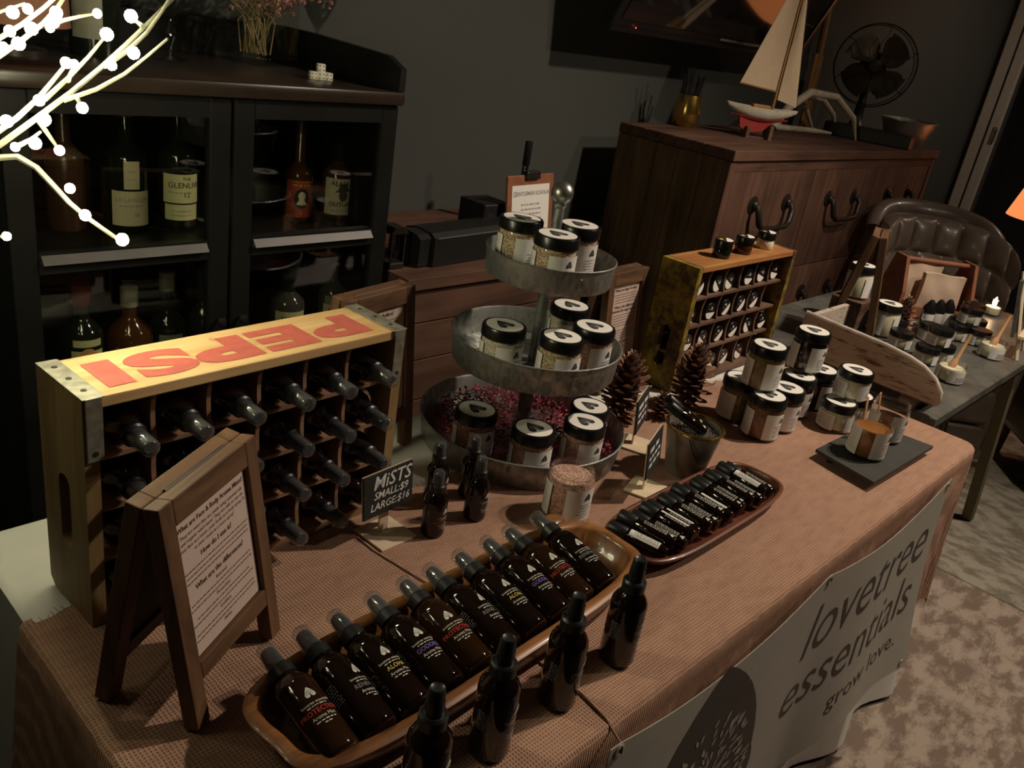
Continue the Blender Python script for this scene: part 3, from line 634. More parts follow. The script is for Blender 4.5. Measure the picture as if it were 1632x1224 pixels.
# spray bottle, standing on its base at the origin; sprayer with or without a clear overcap
def bottle_parts(t, R_, hb, H, mat='amber', cap=True, body_only=False, title=None, az=-PI/2, tcol='print_red', txt=True):
    s_ = R_/.0235; hs = .022*s_; rn = .0105*s_; zc = hb+hs
    obj('body', MB().lathe([(0, .0015), (R_*.8, 0), (R_*.94, .0012), (R_, .005), (R_, hb), (R_*.965, hb+hs*.25), (R_*.82, hb+hs*.55), (rn*1.35, hb+hs*.86), (rn*1.1, hb+hs), (rn*1.1, zc+.006), (0, zc+.006)], 28), mat, t, 50)
    obj('collar', MB().lathe([(rn*1.12, zc-.001), (rn*1.42, zc), (rn*1.42, zc+.013*s_), (rn*1.2, zc+.0155*s_), (0, zc+.0155*s_)], 24), 'black_plastic', t, 40)
    z1 = zc+.0155*s_; nz = obj('nozzle', MB().lathe([(rn*.98, z1-.001), (rn*.95, z1+(H-z1)*.35), (rn*.80, H-.002), (rn*.66, H), (rn*.5, H-.0012), (0, H-.0012)], 20), 'nozzle_grey' if cap else 'black_plastic', t, 40)
    obj('spray_hole', MB().lathe([(0, .0006), (.0016, .0006), (.0016, 0)], 10, TR(rn*.86*math.cos(az), rn*.86*math.sin(az), z1+(H-z1)*.62) @ RZ(az+PI/2) @ RX(PI/2)), 'ink_black', nz)
    if cap: obj('overcap', MB().lathe([(rn*1.10, z1), (rn*1.12, z1), (rn*1.0, H+.004), (rn*.8, H+.0065), (0, H+.007)], 20), 'cap_clear', t, 50)
    if txt:
        l = MB().flat([(x*1.0, y) for x, y in heart(.0135*s_)]).sub(2).map(wrap(R_+.0004, hb*.80, az)); lo = obj('heart_emblem', l, 'print_white', t)
        obj('tree_drawing', tree_rays(.0125*s_).map(wrap(R_+.0007, hb*.80, az)), 'print_tree', lo)
        m = MB().text('lovetree essentials', .0046*s_, 0, hb*.80-.0135*s_).dash(-.012*s_, .012*s_, hb*.80-.016*s_, .0012*s_); m.map(wrap(R_+.0004, 0, az)); obj('printing', m, 'print_white', t)
        if title:
            m = MB().text(title, .0078*s_, 0, hb*.80-.0245*s_).map(wrap(R_+.0004, 0, az)); obj('title_printing', m, tcol, t)
        m = MB().text('Aroma Mist', .0058*s_, 0, hb*.80-.0315*s_).dash(-.012*s_, .012*s_, hb*.80-.0345*s_, .0012*s_).dash(-.004*s_, .004*s_, hb*.80-.038*s_, .0012*s_); m.map(wrap(R_+.0004, 0, az)); obj('printing', m, 'print_white', t)
        m = MB()
        for k in range(8): m.dash(-.009*s_, .009*s_, hb*.78-k*.0032*s_, .0011*s_)
        m.map(wrap(R_+.0004, 0, az-1.75)); obj('fine_print', m, 'print_grey', t)
proto = thing('mist_bottle', 'x', 'bottle', (0, 0, 0)); bottle_parts(proto, .0235, .066, .134, 'amber', True, txt=False)
e = .017; W_ = (CL-2*e)/6; HH = (CH-.025)/4
rows = ['bottom row', 'second row from bottom', 'second row from top', 'top row']; cols = ['leftmost cell', 'second cell from left', 'third cell from left', 'third cell from right', 'second cell from right', 'rightmost cell']
first = True
for r_ in range(4):
    for c in range(6):
        lx = e+(c+.5)*W_+rnd(-.004, .004); lz = .012+r_*HH+.003*(r_ > 0)+.0238+.0005; ly = CD-.012
        p_ = RZ(CRZ) @ Vector((lx, ly, lz)); loc = (p_.x, p_.y, T+.001+p_.z); lab = 'amber mist bottle in lettered crate, %s, %s' % (rows[r_], cols[c])
        rot = (PI/2, 0, CRZ)
        if first: proto.location = loc; proto.rotation_euler = rot; tag(proto, lab, 'bottle', 'mist bottles lying in the lettered crate'); first = False
        else: dup(proto, lab, loc, rot, 'mist bottles lying in the lettered crate')

# ------------------------------------------------------------------ little A-frame signs
def aframe(label, loc, rz, w_, h, spread, lines, paper=True, st=.022, dp=.018, low=.055, mats=('sign_wood', 'sign_wood_up')):
    t = thing('a_frame_sign', label, 'sign', loc, (0, 0, rz))
    a = math.atan2(spread/2-dp, h); ln = h/math.cos(a)
    for side in (1, -1):
        Mx = (Matrix.Identity(4) if side == 1 else RZ(PI)) @ TR(0, -spread/2, 0) @ RX(-a)
        nm = 'front' if side == 1 else 'back'
        for x in (-w_/2, w_/2-st): obj(nm+'_stile', MB().box(x, x+st, 0, dp, .004 if a else 0, ln, Mx, .0015), mats[1], t, 30)
        obj(nm+'_top_rail', MB().box(-w_/2+st, w_/2-st, .0, dp, ln-st*1.35, ln, Mx, .0015), mats[0], t, 30)
        obj(nm+'_lower_rail', MB().box(-w_/2+st, w_/2-st, .0, dp, low, low+st, Mx, .0015), mats[0], t, 30)
        obj(nm+'_panel', MB().box(-w_/2+st, w_/2-st, dp*.45, dp*.75, low+st, ln-st*1.35, Mx), 'sign_back', t)
        if side == 1 and paper:
            x0, x1, z0, z1 = -w_/2+st+.001, w_/2-st-.001, low+st+.001, ln-st*1.35-.002
            Mp = Mx @ TR(0, dp*.45-.0008, 0) @ RX(PI/2)
            po = obj('paper', MB().prism(rrect(x0, x1, z0, z1, .004, 3), 0, .0006, Mp), 'paper', t)
            m = MB(); mb_ = MB(); y = z1-.013; fw = (x1-x0)*.92
            for ltxt, kind in lines:
                if y < z0+.008: break
                if kind == 'b': sz = min(.0088, fw/fitw(ltxt)); obj('headline', MB().text(ltxt, sz, 0, y, Mp @ TR(0, 0, .001)), 'ink', po); y -= .0090
                elif kind == 't': sz = fw/fitw('your face as a toner, your body as a body spray, in'); m.text(ltxt, sz, 0, y, Mp @ TR(0, 0, .001)); y -= .0068
                elif kind == 'd': k = fw/2*rnd(.82, 1); m.dash(-k, k, y+.0015, .0014, Mp @ TR(0, 0, .001)); y -= .0060
                else: y -= .005
            bt_ = obj('body_text', m, 'ink', po); bt_['kind'] = 'stuff'
    obj('hinge', MB().tube([(-w_*.3, 0, h-.003), (w_*.3, 0, h-.003)], .0022, 6), 'iron', t)
    return t
L1 = [('What are Face & Body Aroma Mists?', 'b'), ('They are mists that are made using essential oils', 't'), ('and organic witch hazel. They are safe to use on', 't'), ('your face as a toner, your body as a body spray, in', 't'), ('or your room as a room spray!', 't'), ('', 's'), ('How do I use it?', 'b'), ('', 'd'), ('', 'd'), ('', 'd'), ('', 's'), ('What are the differences?', 'b'), ('Renewal:', 't'), ('', 'd'), ('', 'd'), ('Protection:', 't'), ('', 'd'), ('', 'd'), ('Goddess:', 't'), ('', 'd'), ('', 'd'), ('Aloha:', 't'), ('', 'd'), ('', 'd')]
aframe('large wooden A-frame sign about mists in front of the crate', (.065, -.122, T+.001), .525, .178, .266, .128, L1)
L2 = [('What are Rollers?', 'b')]+[('', 'd')]*3+[('', 's'), ('How do I use it?', 'b')]+[('', 'd')]*6+[('', 's')]+[('', 'd')]*4+[('', 's')]+[('', 'd')]*4
aframe('wooden A-frame sign half hidden behind the lettered crate', (.545, .205, T-.003), .19, .165, .297, .10, L2)
L3 = [('What are Sugar Scrubs?', 'b')]+[('', 'd')]*4+[('', 's'), ('What is the difference', 'b'), ('between the sugar scrubs?', 'b')]+[('', 'd')]*5+[('', 's')]+[('', 'd')]*4+[('', 's'), ('How do I use it?', 'b')]+[('', 'd')]*4
aframe('wooden A-frame sign about sugar scrubs behind the pine cones', (1.215, .19, T-.003), .06, .155, .272, .10, L3)

# ------------------------------------------------------------------ jars
def jar_parts(t, R_, H, lidh, content, level=.97, lid=True, label=True, az=-PI/2, lines=5, logo=True, lid_print=True, labmat='white_label'):
    hb = H-lidh if lid else H-.012
    if lid: prof = [(0, .0012), (R_*.9, 0), (R_, .005), (R_, hb-.006), (R_*.95, hb), (R_*.93, hb+.003)]
    else: prof = [(0, .003), (R_*.88, .0), (R_, .006), (R_, hb-.004), (R_*.93, hb+.001), (R_*.93, H-.003), (R_*.91, H), (R_*.88, H-.002), (R_*.87, hb), (R_*.935, hb-.006), (R_*.935, .009), (0, .007)]
    zt = .006+(hb-.006)*level
    obj('glass_body', MB().lathe(prof, 32), 'clear_glass', t, 45)
    co = obj('contents', MB().lathe([(0, .007), (R_*.9, .007), (R_*.945, .012), (R_*.945, zt-.002), (R_*.9, zt+.0005), (R_*.5, zt+.002), (0, zt+.001)], 28), content, t, 45)
    if lid:
        lo = obj('lid', MB().lathe([(R_*1.0, hb-.001), (R_*1.035, hb), (R_*1.035, H-.003), (R_*.99, H), (0, H)], 36), 'lid_black', t, 40)
        if lid_print:
            obj('lid_label', MB().lathe([(R_*.86, H), (R_*.86, H+.0004), (0, H+.0004)], 32), 'lid_white', lo)
            s_ = R_*.95
            obj('heart_emblem', MB().flat(heart(s_), TR(0, R_*.05, H+.0007)), 'ink_black', lo); obj('tree_drawing', tree_rays(s_*.86).map(lambda v: (v.x, v.y+R_*.0, H+.0010)), 'print_tree', lo)
    else:
        obj('thread', MB().tube([(R_*.955*math.cos(q*.35), R_*.955*math.sin(q*.35), hb+.003+.004*q/36) for q in range(37)], .0009, 5), 'clear_glass', t, 50)
    if label:
        z0, z1 = hb*.10, hb*.86
        l = obj('front_label', patch(R_+.0006, az-1.02, az+.80, z0, z1), labmat, t, 40)
        obj('back_label', patch(R_+.0006, az-1.72-1.5, az-1.72, z0, z1), labmat, t, 40)
        if logo:
            s_ = R_*.36
            g = MB().flat(heart(s_)).sub(2).map(wrap(R_+.0011, z0+(z1-z0)*.76, az)); obj('heart_emblem', g, 'ink_black', l); obj('tree_drawing', tree_rays(s_*.8).map(wrap(R_+.0014, z0+(z1-z0)*.76, az)), 'print_tree', l)
        g = MB()
        for k in range(lines): g.dash(-R_*rnd(.3, .5), R_*rnd(.3, .5), z0+(z1-z0)*(.52-.095*k), .0017)
        obj('printing', g.map(wrap(R_+.0011, 0, az)), 'grey_ink', l)
        g = MB()
        for k in range(9): g.dash(-R_*.5, R_*.45, z0+(z1-z0)*(.88-.085*k), .0012)
        obj('fine_print', g.map(wrap(R_+.0011, 0, az-2.35)), 'grey_ink', t)
PROTO = {}
def jar(kind, label, loc, rz=0., group=None):
    spec = {'herb': (.0375, .090, .019, 'salt_herb'), 'pale': (.0375, .090, .019, 'salt_pale'), 'pink': (.0375, .090, .019, 'salt_pink'), 'brown': (.0385, .096, .020, 'brown_sugar'), 'green': (.0385, .096, .020, 'green_scrub'),
            'dark': (.0385, .096, .020, 'dark_syrup'), 'short': (.0375, .066, .018, 'cream'), 'creamlow': (.034, .052, .016, 'cream'), 'big': (.04, .105, .02, 'cream')}[kind]
    if kind not in PROTO:
        t = thing('lidded_jar', label, 'jar', loc, (0, 0, rz), group); R_, H, lh, ct = spec
        jar_parts(t, R_, H, lh, ct, lid_print=kind != 'creamlow', logo=kind != 'creamlow'); PROTO[kind] = t; return t
    return dup(PROTO[kind], label, loc, (0, 0, rz), group)

# ------------------------------------------------------------------ three-tier galvanized stand
SX, SY = .823, .078
st = thing('tiered_stand', 'three-tier round galvanized metal stand with ball finial', 'stand', (SX, SY, T))
for R_, z0, h in ((.1945, .0, .051), (.1565, .164, .051), (.1155, .329, .044)):
    tro = obj('tray', MB().lathe([(0, z0), (R_*.955, z0), (R_*.965, z0+.002), (R_*.99, z0+h-.003), (R_*1.005, z0+h-.002), (R_*1.007, z0+h), (R_*.993, z0+h+.001), (R_*.98, z0+h-.003), (R_*.955, z0+.003), (0, z0+.003)], 72), 'galvanized', st, 40)
    obj('seam', MB().box(R_*.966, R_*.992, -.0012, .0012, z0+.004, z0+h-.004, RZ(-1.95)), 'galvanized', tro); obj('rivets', MB().lathe([(.002, 0), (.0015, .001), (0, .0013)], 8, RZ(-1.93) @ TR(R_*.985, 0, z0+h*.3) @ RY(PI/2)).lathe([(.002, 0), (.0015, .001), (0, .0013)], 8, RZ(-1.93) @ TR(R_*.992, 0, z0+h*.7) @ RY(PI/2)), 'steel_ball', tro)
obj('pole', MB().lathe([(.013, .003), (.013, .163), (.0105, .168), (.0105, .328), (.0095, .332), (.0085, .45), (.011, .455), (.011, .458), (.006, .46)], 20), 'galvanized', st, 30)
obj('finial', MB().lathe([(.006, .457)]+[(.0195*math.sin(a), .4765-.0195*math.cos(a)) for a in [PI*i/14 for i in range(1, 14)]]+[(0, .496)], 24), 'steel_ball', st, 60)
G1 = 'black-lidded scrub jars on the tiered stand'
zt3, zt2, zt1 = T+.3325, T+.1675, T+.0035
jar('herb', 'herb salt jar at the left on the top tier, behind the front one', (.788, .128, zt3), .05, G1); jar('herb', 'herb salt jar in front on the top tier of the stand', (.771, .029, zt3), -.08, G1); jar('pink', 'pinkish salt jar at the right on the top tier of the stand', (.872, .066, zt3), .0, G1)
jar('pale', 'pale salt jar at the left alone on the middle tier', (.716, .064, zt2), -.05, G1); jar('herb', 'brownish salt jar front centre on the middle tier', (.776, -.016, zt2), .0, G1)
jar('pink', 'jar at the right on the middle tier of the stand', (.873, -.008, zt2), .1, G1); jar('pale', 'jar behind the pole at the back of the middle tier', (.921, .089, zt2), -.3, G1)
jar('pink', 'jar at the left among the petals on the bottom tier', (.698, .082, zt1), .0, G1); jar('pink', 'jar front centre on the bottom tier of the stand', (.738, -.022, zt1), -.1, G1)
jar('pink', 'jar at the right beside the red petals on the bottom tier', (.843, -.052, zt1), .0, G1); jar('pink', 'jar behind the right one under the middle tier', (.905, -.012, zt1), .2, G1)
t = thing('glass_tumbler', 'plain clear glass beside the pole on the bottom tier', 'glass', (.80, .045, zt1)); obj('glass_body', MB().lathe([(0, .004), (.028, 0), (.031, .09), (.029, .09), (.026, .006), (0, .006)], 24), 'clear_glass', t, 45); obj('contents', MB().lathe([(0, .007), (.026, .007), (.028, .05), (0, .05)], 20), 'petal', t)
m = MB(); R2 = random.Random(5)
jp = [(.698, .082), (.738, -.022), (.843, -.052), (.905, -.012), (.80, .045), (SX, SY)]
k = 0
while k < 3600:
    a = R2.uniform(0, 2*PI); r_ = .181*math.sqrt(R2.random()); x, y = SX+r_*math.cos(a), SY+r_*math.sin(a)
    if min(math.hypot(x-p[0], y-p[1]) for p in jp) < .041 and math.hypot(x-SX, y-SY) > .0: 
        if min(math.hypot(x-p[0], y-p[1]) for p in jp[:5]) < .041 or math.hypot(x-SX, y-SY) < .016: k += 1; continue
    hh = .004+.018*max(0, math.sin((x-SX)*16+1)*.5+.5)*R2.random()+.014*R2.random()
    s_ = R2.uniform(.003, .0065); M4 = TR(x, y, T+.004+hh) @ Matrix.Rotation(R2.uniform(0, 6), 4, (R2.random()-.5, R2.random()-.5, R2.random()))
    m.add([(-s_, 0, 0), (0, -s_*.5, s_*.3), (s_, 0, 0), (0, s_*.5, s_*.3)], [(0, 1, 2, 3)], M4); k += 1
tag(obj('rose_petals', m, 'petal'), 'dried dark red rose petals filling the bottom tier', 'petals', None, 'stuff')

# ------------------------------------------------------------------ chalkboard price signs
def chalk(label, loc, rz, lines, w_=.098, h=.068, lean=.12):
    t = thing('chalkboard_sign', label, 'sign', loc, (0, 0, rz))
    obj('base', MB().box(-.034, .034, -.034, .034, 0, .003, RZ(-.05), .0006), 'pale_wood', t)
    obj('post', MB().box(-.009, .009, -.0015, .0015, .003, .07, TR(0, .006, 0) @ RX(-lean*.4)), 'pale_wood', t)
    Mb = TR(0, -.0005, .042) @ RX(-lean); bo_ = obj('board', MB().box(-w_/2, w_/2, -.0018, .0018, 0, h, Mb, .0006), 'chalk', t); obj('board_edge', MB().box(-w_/2-.0002, w_/2+.0002, .0008, .0026, -.0002, h+.0006, Mb), 'pale_wood', t)
    m = MB()
    for s_, sz, x, y in lines:
        if s_ == '~': m.dash(x-w_*.38, x+w_*.36, y, sz, Mb @ TR(0, -.0022, 0) @ RX(PI/2))
        else: m.text(s_, sz, x, y, Mb @ TR(0, -.0022, 0) @ RX(PI/2))
    obj('chalk_lettering', m, 'chalk_white', bo_)
chalk('small black chalkboard sign with prices of mists beside the crate', (.413, -.034, T+.001), .09, [('MiSTS', .030, .006, .043), ('SMALL:$9', .0165, .004, .027), ('LARGE:$16', .0165, .002, .010)])
chalk('small chalkboard sign seen edge-on in front of the metal bucket', (.893, -.178, T+.001), .36, [('~', .008, 0, .05), ('~', .006, 0, .034), ('~', .006, 0, .02)])
chalk('small chalkboard sign seen edge-on beside the tiered stand', (1.02, -.058, T+.001), .40, [('~', .008, 0, .05), ('~', .006, 0, .034), ('~', .006, 0, .02)])

# ------------------------------------------------------------------ spray bottles standing about
SM = thing('small_mist_bottle', 'x', 'bottle', (0, 0, 0)); bottle_parts(SM, .0185, .058, .103, 'amber', True, title='PROTECTION', az=-PI/2+.25)
gs = 'small capped mist bottles by the tiered stand'
SM.location = (.475, -.070, T+.0015); tag(SM, 'small capped mist bottle nearest the chalkboard price sign', 'bottle', gs)
SA = thing('small_mist_bottle', 'small capped mist bottle in front, right of the pair by the stand', 'bottle', (.562, -.072, T+.0015), (0, 0, 0), gs); bottle_parts(SA, .0185, .058, .103, 'amber', True, title='ALOHA', tcol='print_grey', az=-PI/2+.25)
dup(SM, 'small capped mist bottle behind the one nearest the price sign', (.535, -.005, T+.0015), (0, 0, .2), gs); dup(SA, 'small capped mist bottle behind the right one, touching the tray shadow', (.600, -.018, T+.0015), (0, 0, .1), gs)
gb = 'uncapped spray bottles along the table edge'
B0 = thing('spray_bottle', 'dark amber spray bottle at the right end of the front row', 'bottle', (.493, -.418, T+.0015), (0, 0, 0), gb); bottle_parts(B0, .0235, .088, .156, 'amber', False, title='GODDESS', tcol='print_grey', az=-PI/2+.35)
dup(B0, 'dark amber spray bottle second from right in the front row', (.372, -.420, T+.0015), (0, 0, .1), gb); dup(B0, 'dark amber spray bottle third from right in the front row', (.254, -.423, T+.0015), (0, 0, .05), gb); dup(B0, 'dark amber spray bottle at the left end, cut by the frame', (.148, -.432, T+.0015), (0, 0, .0), gb)

# open jar of scrub on the burlap
t = thing('open_jar', 'open glass jar of pinkish salt scrub on the burlap', 'jar', (.700, -.147, T+.0015)); jar_parts(t, .039, .088, .02, 'salt_pink', .96, lid=False)
# ------------------------------------------------------------------ carved wooden bowl with ten bottles
def bowl(name, label, cat, cx, cy, cz, lx, ly, h, wall, mat, px=4., rz=0., wav=.0, floor=.008):
    t = thing(name, label, cat, (cx, cy, cz), (0, 0, rz)); m = MB(); n = 72
    def ring(sx, sy, z, wv=0.):
        P = []
        for i in range(n):
            a = 2*PI*i/n; c, s_ = math.cos(a), math.sin(a); k = (abs(c)**px+abs(s_)**px)**(-1/px)
            w2 = 1+wv*(math.sin(5*a+1)+.6*math.sin(9*a))
            P.append((sx*k*c*w2, sy*k*s_*w2, z+wv*.12*math.sin(3*a)*h*8*0))
        return P
    R_ = [ring(lx*.80, ly*.70, 0), ring(lx*.9, ly*.84, h*.18), ring(lx*.975, ly*.96, h*.65, wav), ring(lx, ly, h*.93, wav), ring(lx-wall*.3, ly-wall*.3, h, wav), ring(lx-wall*.8, ly-wall*.8, h*.985, wav), ring(lx-wall, ly-wall, h*.9, wav), ring(lx-wall*1.3, ly-wall*1.5, h*.5, wav), ring(lx*.86-wall*.5, ly*.78-wall*.5, floor+.002), ring(lx*.6, ly*.5, floor)]
    vs = [v for r_ in R_ for v in r_]; fs = [tuple(reversed(range(n)))]
    for k in range(len(R_)-1): fs += [(k*n+i, k*n+(i+1) % n, (k+1)*n+(i+1) % n, (k+1)*n+i) for i in range(n)]
    fs.append(tuple((len(R_)-1)*n+i for i in range(n)))
    obj('carved_body', m.add(vs, fs), mat, t, 60); return t
bw = bowl('dough_bowl', 'long carved wooden bowl filled with ten lying mist bottles', 'bowl', .352, -.291, T+.0015, .307, .088, .050, .018, 'bowl_wood', 4.2, .045, .004)
obj('handle_knob', MB().lathe([(0, 0)]+[(.026*math.sin(a), .012-.012*math.cos(a)) for a in [PI*i/8 for i in range(1, 8)]]+[(0, .024)], 16, TR(.262, .088, .024) @ Matrix.Scale(.7, 4, (0, 1, 0))), 'bowl_wood', bw, 60)
titles = ['PROTECTION', 'RENEWAL', 'ALOHA', 'GODDESS', 'PROTECTION', 'RENEWAL', 'ALOHA', 'GODDESS', 'PROTECTION', 'RENEWAL']
tc = {'PROTECTION': 'print_red', 'RENEWAL': 'print_grey', 'ALOHA': 'print_yellow', 'GODDESS': 'print_violet'}
ordn = ['first', 'second', 'third', 'fourth', 'fifth', 'sixth', 'seventh', 'eighth', 'ninth', 'tenth']
colw = {'PROTECTION': 'red', 'RENEWAL': 'grey', 'ALOHA': 'yellow', 'GODDESS': 'violet'}
LP = {}
for i in range(10):
    ti = titles[i]; x = .099+i*.0505; lab = 'capped bottle with %s title lying in the long bowl, %s from the left' % (colw[ti], ordn[i])
    roll = [.0, .55, .15, .05, -.05, .45, .15, .1, .0, .1][i]
    dy = Matrix.Rotation(.045+[.05, .02, 0, .03, .04, 0, .02, .05, .02, .10][i]*-1, 4, 'Z')
    # axis: base end low at the front, cap end raised on the back rim
    M4 = TR(x, -.352+.022*(x-.352)/.3*.6, T+.0375) @ dy @ RX(-PI/2+.21) @ RZ(roll)
    if ti not in LP:
        t = thing('mist_bottle', lab, 'bottle', (0, 0, 0), (0, 0, 0), 'capped bottles lying in the long bowl'); bottle_parts(t, .0235, .088, .150, 'amber_light' if ti == 'PROTECTION' else 'amber', True, title=ti, tcol=tc[ti], az=-PI/2); LP[ti] = t
    else: t = dup(LP[ti], lab, (0, 0, 0))
    t.rotation_euler = M4.to_euler(); t.location = M4.to_translation()

# ------------------------------------------------------------------ oval tray of roll-on bottles
bowl('oval_tray', 'small reddish wooden oval tray packed with black roll-on bottles', 'tray', .893, -.287, T+.0015, .222, .072, .026, .008, 'tray_red', 4., .01, 0., .005)
def roller(label, M4, strip, proto_={}):
    if strip not in proto_:
        t = thing('roll_on_bottle', label, 'bottle', (0, 0, 0), (0, 0, 0), 'roll-on bottles in the oval tray')
        obj('vial', MB().lathe([(0, 0), (.0088, 0), (.0098, .002), (.0098, .055), (.008, .059), (.008, .062)], 18), 'amber', t, 45)
        obj('cap', MB().lathe([(.0098, .060), (.0102, .061), (.0102, .085), (.0092, .0868), (0, .0868)], 18), 'black_plastic', t, 40)
        if strip == 2: l = obj('paper_strip', patch(.0101, -PI/2-.85, -PI/2+.85, .012, .056), 'white_label', t)
        elif strip == 1: l = obj('paper_strip', patch(.0101, -PI/2-.1, -PI/2+.55, .012, .056), 'white_label', t)
        m = MB()
        for k in range(4):
            m.dash(.0, .036, (k-1.5)*.0028, .0011)
        m.map(lambda v: wrap(.0104, 0, -PI/2)(Vector((v.y, .014+v.x, 0)))); obj('printing', m, 'grey_ink' if strip == 2 else 'print_white', t)
        if strip == 0: obj('heart_emblem', MB().flat(heart(.0075)).sub(2).map(wrap(.0103, .0075, -PI/2)), 'print_white', t)
        proto_[strip] = t
    else: t = dup(proto_[strip], label, (0, 0, 0))
    t.rotation_euler = M4.to_euler(); t.location = M4.to_translation(); t.scale = (1.14, 1.14, 1.14)
ordr = ordn+['eleventh', 'twelfth', 'thirteenth', 'fourteenth', 'fifteenth']
for i in range(15):
    x = .720+i*.0240; strip = {0: 2, 3: 1, 4: 1, 8: 1, 13: 2}.get(i, 0)
    rot = [.42, .30, .22, .2, .18, .15, .12, .1, .1, .08, .06, .05, .04, .02, .0][i]*.8
    up = .0 if i in (0, 14) else (.007 if i % 2 else .0)
    M4 = TR(x+.014*(i < 2)*0, -.336+.004*math.sin(i*2), T+.0245+up) @ RZ(rot*.8) @ RX(-PI/2+.07) @ RZ(rnd(-.15, .15))
    roller('black roll-on bottle %s in the oval tray, %s from the left' % ({0: 'with printed dark side', 1: 'with narrow white strip', 2: 'with broad white strip'}[strip], ordr[i]), M4, strip)

# ------------------------------------------------------------------ bucket of lavender with two roll-ons
bk = thing('tin_bucket', 'small tin bucket with brass rim filled with lavender', 'bucket', (1.022, -.172, T+.0015))
obj('wall', MB().lathe([(0, .002), (.036, 0), (.0375, .003), (.053, .094), (.0505, .094), (.0355, .004), (0, .004)], 40), 'bucket_tin', bk, 40)
obj('rim', MB().lathe([(.0525, .091), (.0558, .092), (.0565, .095), (.0545, .0975), (.0515, .0965), (.0505, .093)], 40), 'brass', bk, 50)
hd = [(.056*math.cos(a), -.004-.028*math.sin(a), .088-.062*math.sin(a)) for a in [PI*i/24 for i in range(25)]]
obj('handle', MB().tube(hd, .0013, 6, RZ(.35)), 'wire_dark', bk, 50)
m = MB().lathe([(0, .08), (.046, .079), (.0485, .076)], 28); R3 = random.Random(8)
for i in range(2200):
    a, r_ = R3.uniform(0, 2*PI), .046*math.sqrt(R3.random()); s_ = R3.uniform(.0009, .0018)
    m.add([(-s_, 0, 0), (0, -s_*.6, s_*.4), (s_, 0, 0), (0, s_*.6, s_*.6)], [(0, 1, 2, 3), (0, 2, 1)], TR(r_*math.cos(a), r_*math.sin(a), .081+R3.uniform(0, .003)) @ Matrix.Rotation(R3.uniform(0, 6), 4, (R3.random()-.5, R3.random()-.5, R3.random())))
lv = obj('lavender_buds', m, 'lavender', None, None, (1.022, -.172, T+.0015)); tag(lv, 'grey dried lavender buds heaped in the tin bucket', 'lavender', None, 'stuff')
for k, (x, y, z, tl, ry, l) in enumerate([(1.030, -.188, .088, 1.05, .75, 'roll-on bottle stuck in the lavender, front one of the two'), (1.045, -.170, .088, 1.0, .75, 'roll-on bottle stuck in the lavender, rear one of the two')]):
    t = thing('roll_on_bottle', l, 'bottle', (x, y, T+z), (0, 0, 0), 'roll-on bottles in the bucket')
    obj('vial', MB().lathe([(0, 0), (.0088, 0), (.0098, .002), (.0098, .055), (.008, .059), (.008, .062)], 18), 'amber', t, 45); obj('cap', MB().lathe([(.0098, .060), (.0102, .061), (.0102, .085), (.0092, .0868), (0, .0868)], 18), 'black_plastic', t, 40)
    obj('heart_emblem', MB().flat(heart(.0075)).sub(2).map(wrap(.0103, .0085, -PI/2-.3)), 'print_white', t)
    t.rotation_euler = (RZ(ry) @ RX(-tl)).to_euler()

# ------------------------------------------------------------------ pine cones
SC = {}
def cone(label, loc, R_, H, n, rot=(0, 0, 0), group='pine cones', open_=1.0, seed=1):
    t = thing('pine_cone', label, 'pine cone', loc, rot, group); R4 = random.Random(seed)
    prof = lambda u: R_*(math.sin(PI*(.10+.84*u)**.8))**.75
    obj('core', MB().lathe([(0, 0)]+[(prof(u)*.52, H*u) for u in [i/8 for i in range(1, 8)]]+[(0, H*.97)], 12), 'cone_core', t, 50)
    if 'sc' not in SC:
        m = MB().add([(-.10, .0, -.02), (.10, .0, -.02), (.42, .62, -.04), (.30, .98, .05), (0, 1.14, .12), (-.30, .98, .05), (-.42, .62, -.04), (0, .5, -.14), (0, .9, .16)],
                     [(0, 1, 2, 8, 6), (2, 3, 8), (3, 4, 8), (4, 5, 8), (5, 6, 8), (0, 7, 1), (1, 7, 2), (2, 7, 3), (3, 7, 4), (4, 7, 5), (5, 7, 6), (6, 7, 0)]); me = m.mesh('scale'); me.materials.append(MATS['cone_scale']); SC['sc'] = me
        m2 = MB(); m2.v = [v.copy() for v in m.v]; m2.f = list(m.f); me2 = m2.mesh('scale'); me2.materials.append(MATS['cone_tip']); SC['sc2'] = me2
    for i in range(n):
        u = (i+.5)/n; z = H*(.03+.92*u); a = i*2.39996; pr = prof(u); tilt = -.35+1.35*u*open_+R4.uniform(-.08, .08)
        s_ = max(.010, pr*.62)*(1-.15*u)
        o = bpy.data.objects.new('scale', SC['sc2'] if R4.random() < .35 else SC['sc']); C.objects.link(o); o.parent = t
        M4 = TR(0, 0, z) @ RZ(a) @ TR(0, pr*.40, 0) @ RX(tilt) @ Matrix.Diagonal((s_*.95, s_, s_*.8, 1)); o.matrix_local = M4
    return t
cone('tall open pine cone standing behind the tin bucket', (1.282, -.005, T+.001), .047, .160, 92, (0, 0, 0), seed=2)
cone('large dark pine cone half hidden behind the tiered stand', (1.085, .035, T+.001), .052, .155, 88, (.05, .06, 1), seed=3)
cone('small round pine cone between the two large ones', (1.172, -.012, T+.004), .027, .056, 62, (-.25, .25, 0), seed=4, open_=.7)

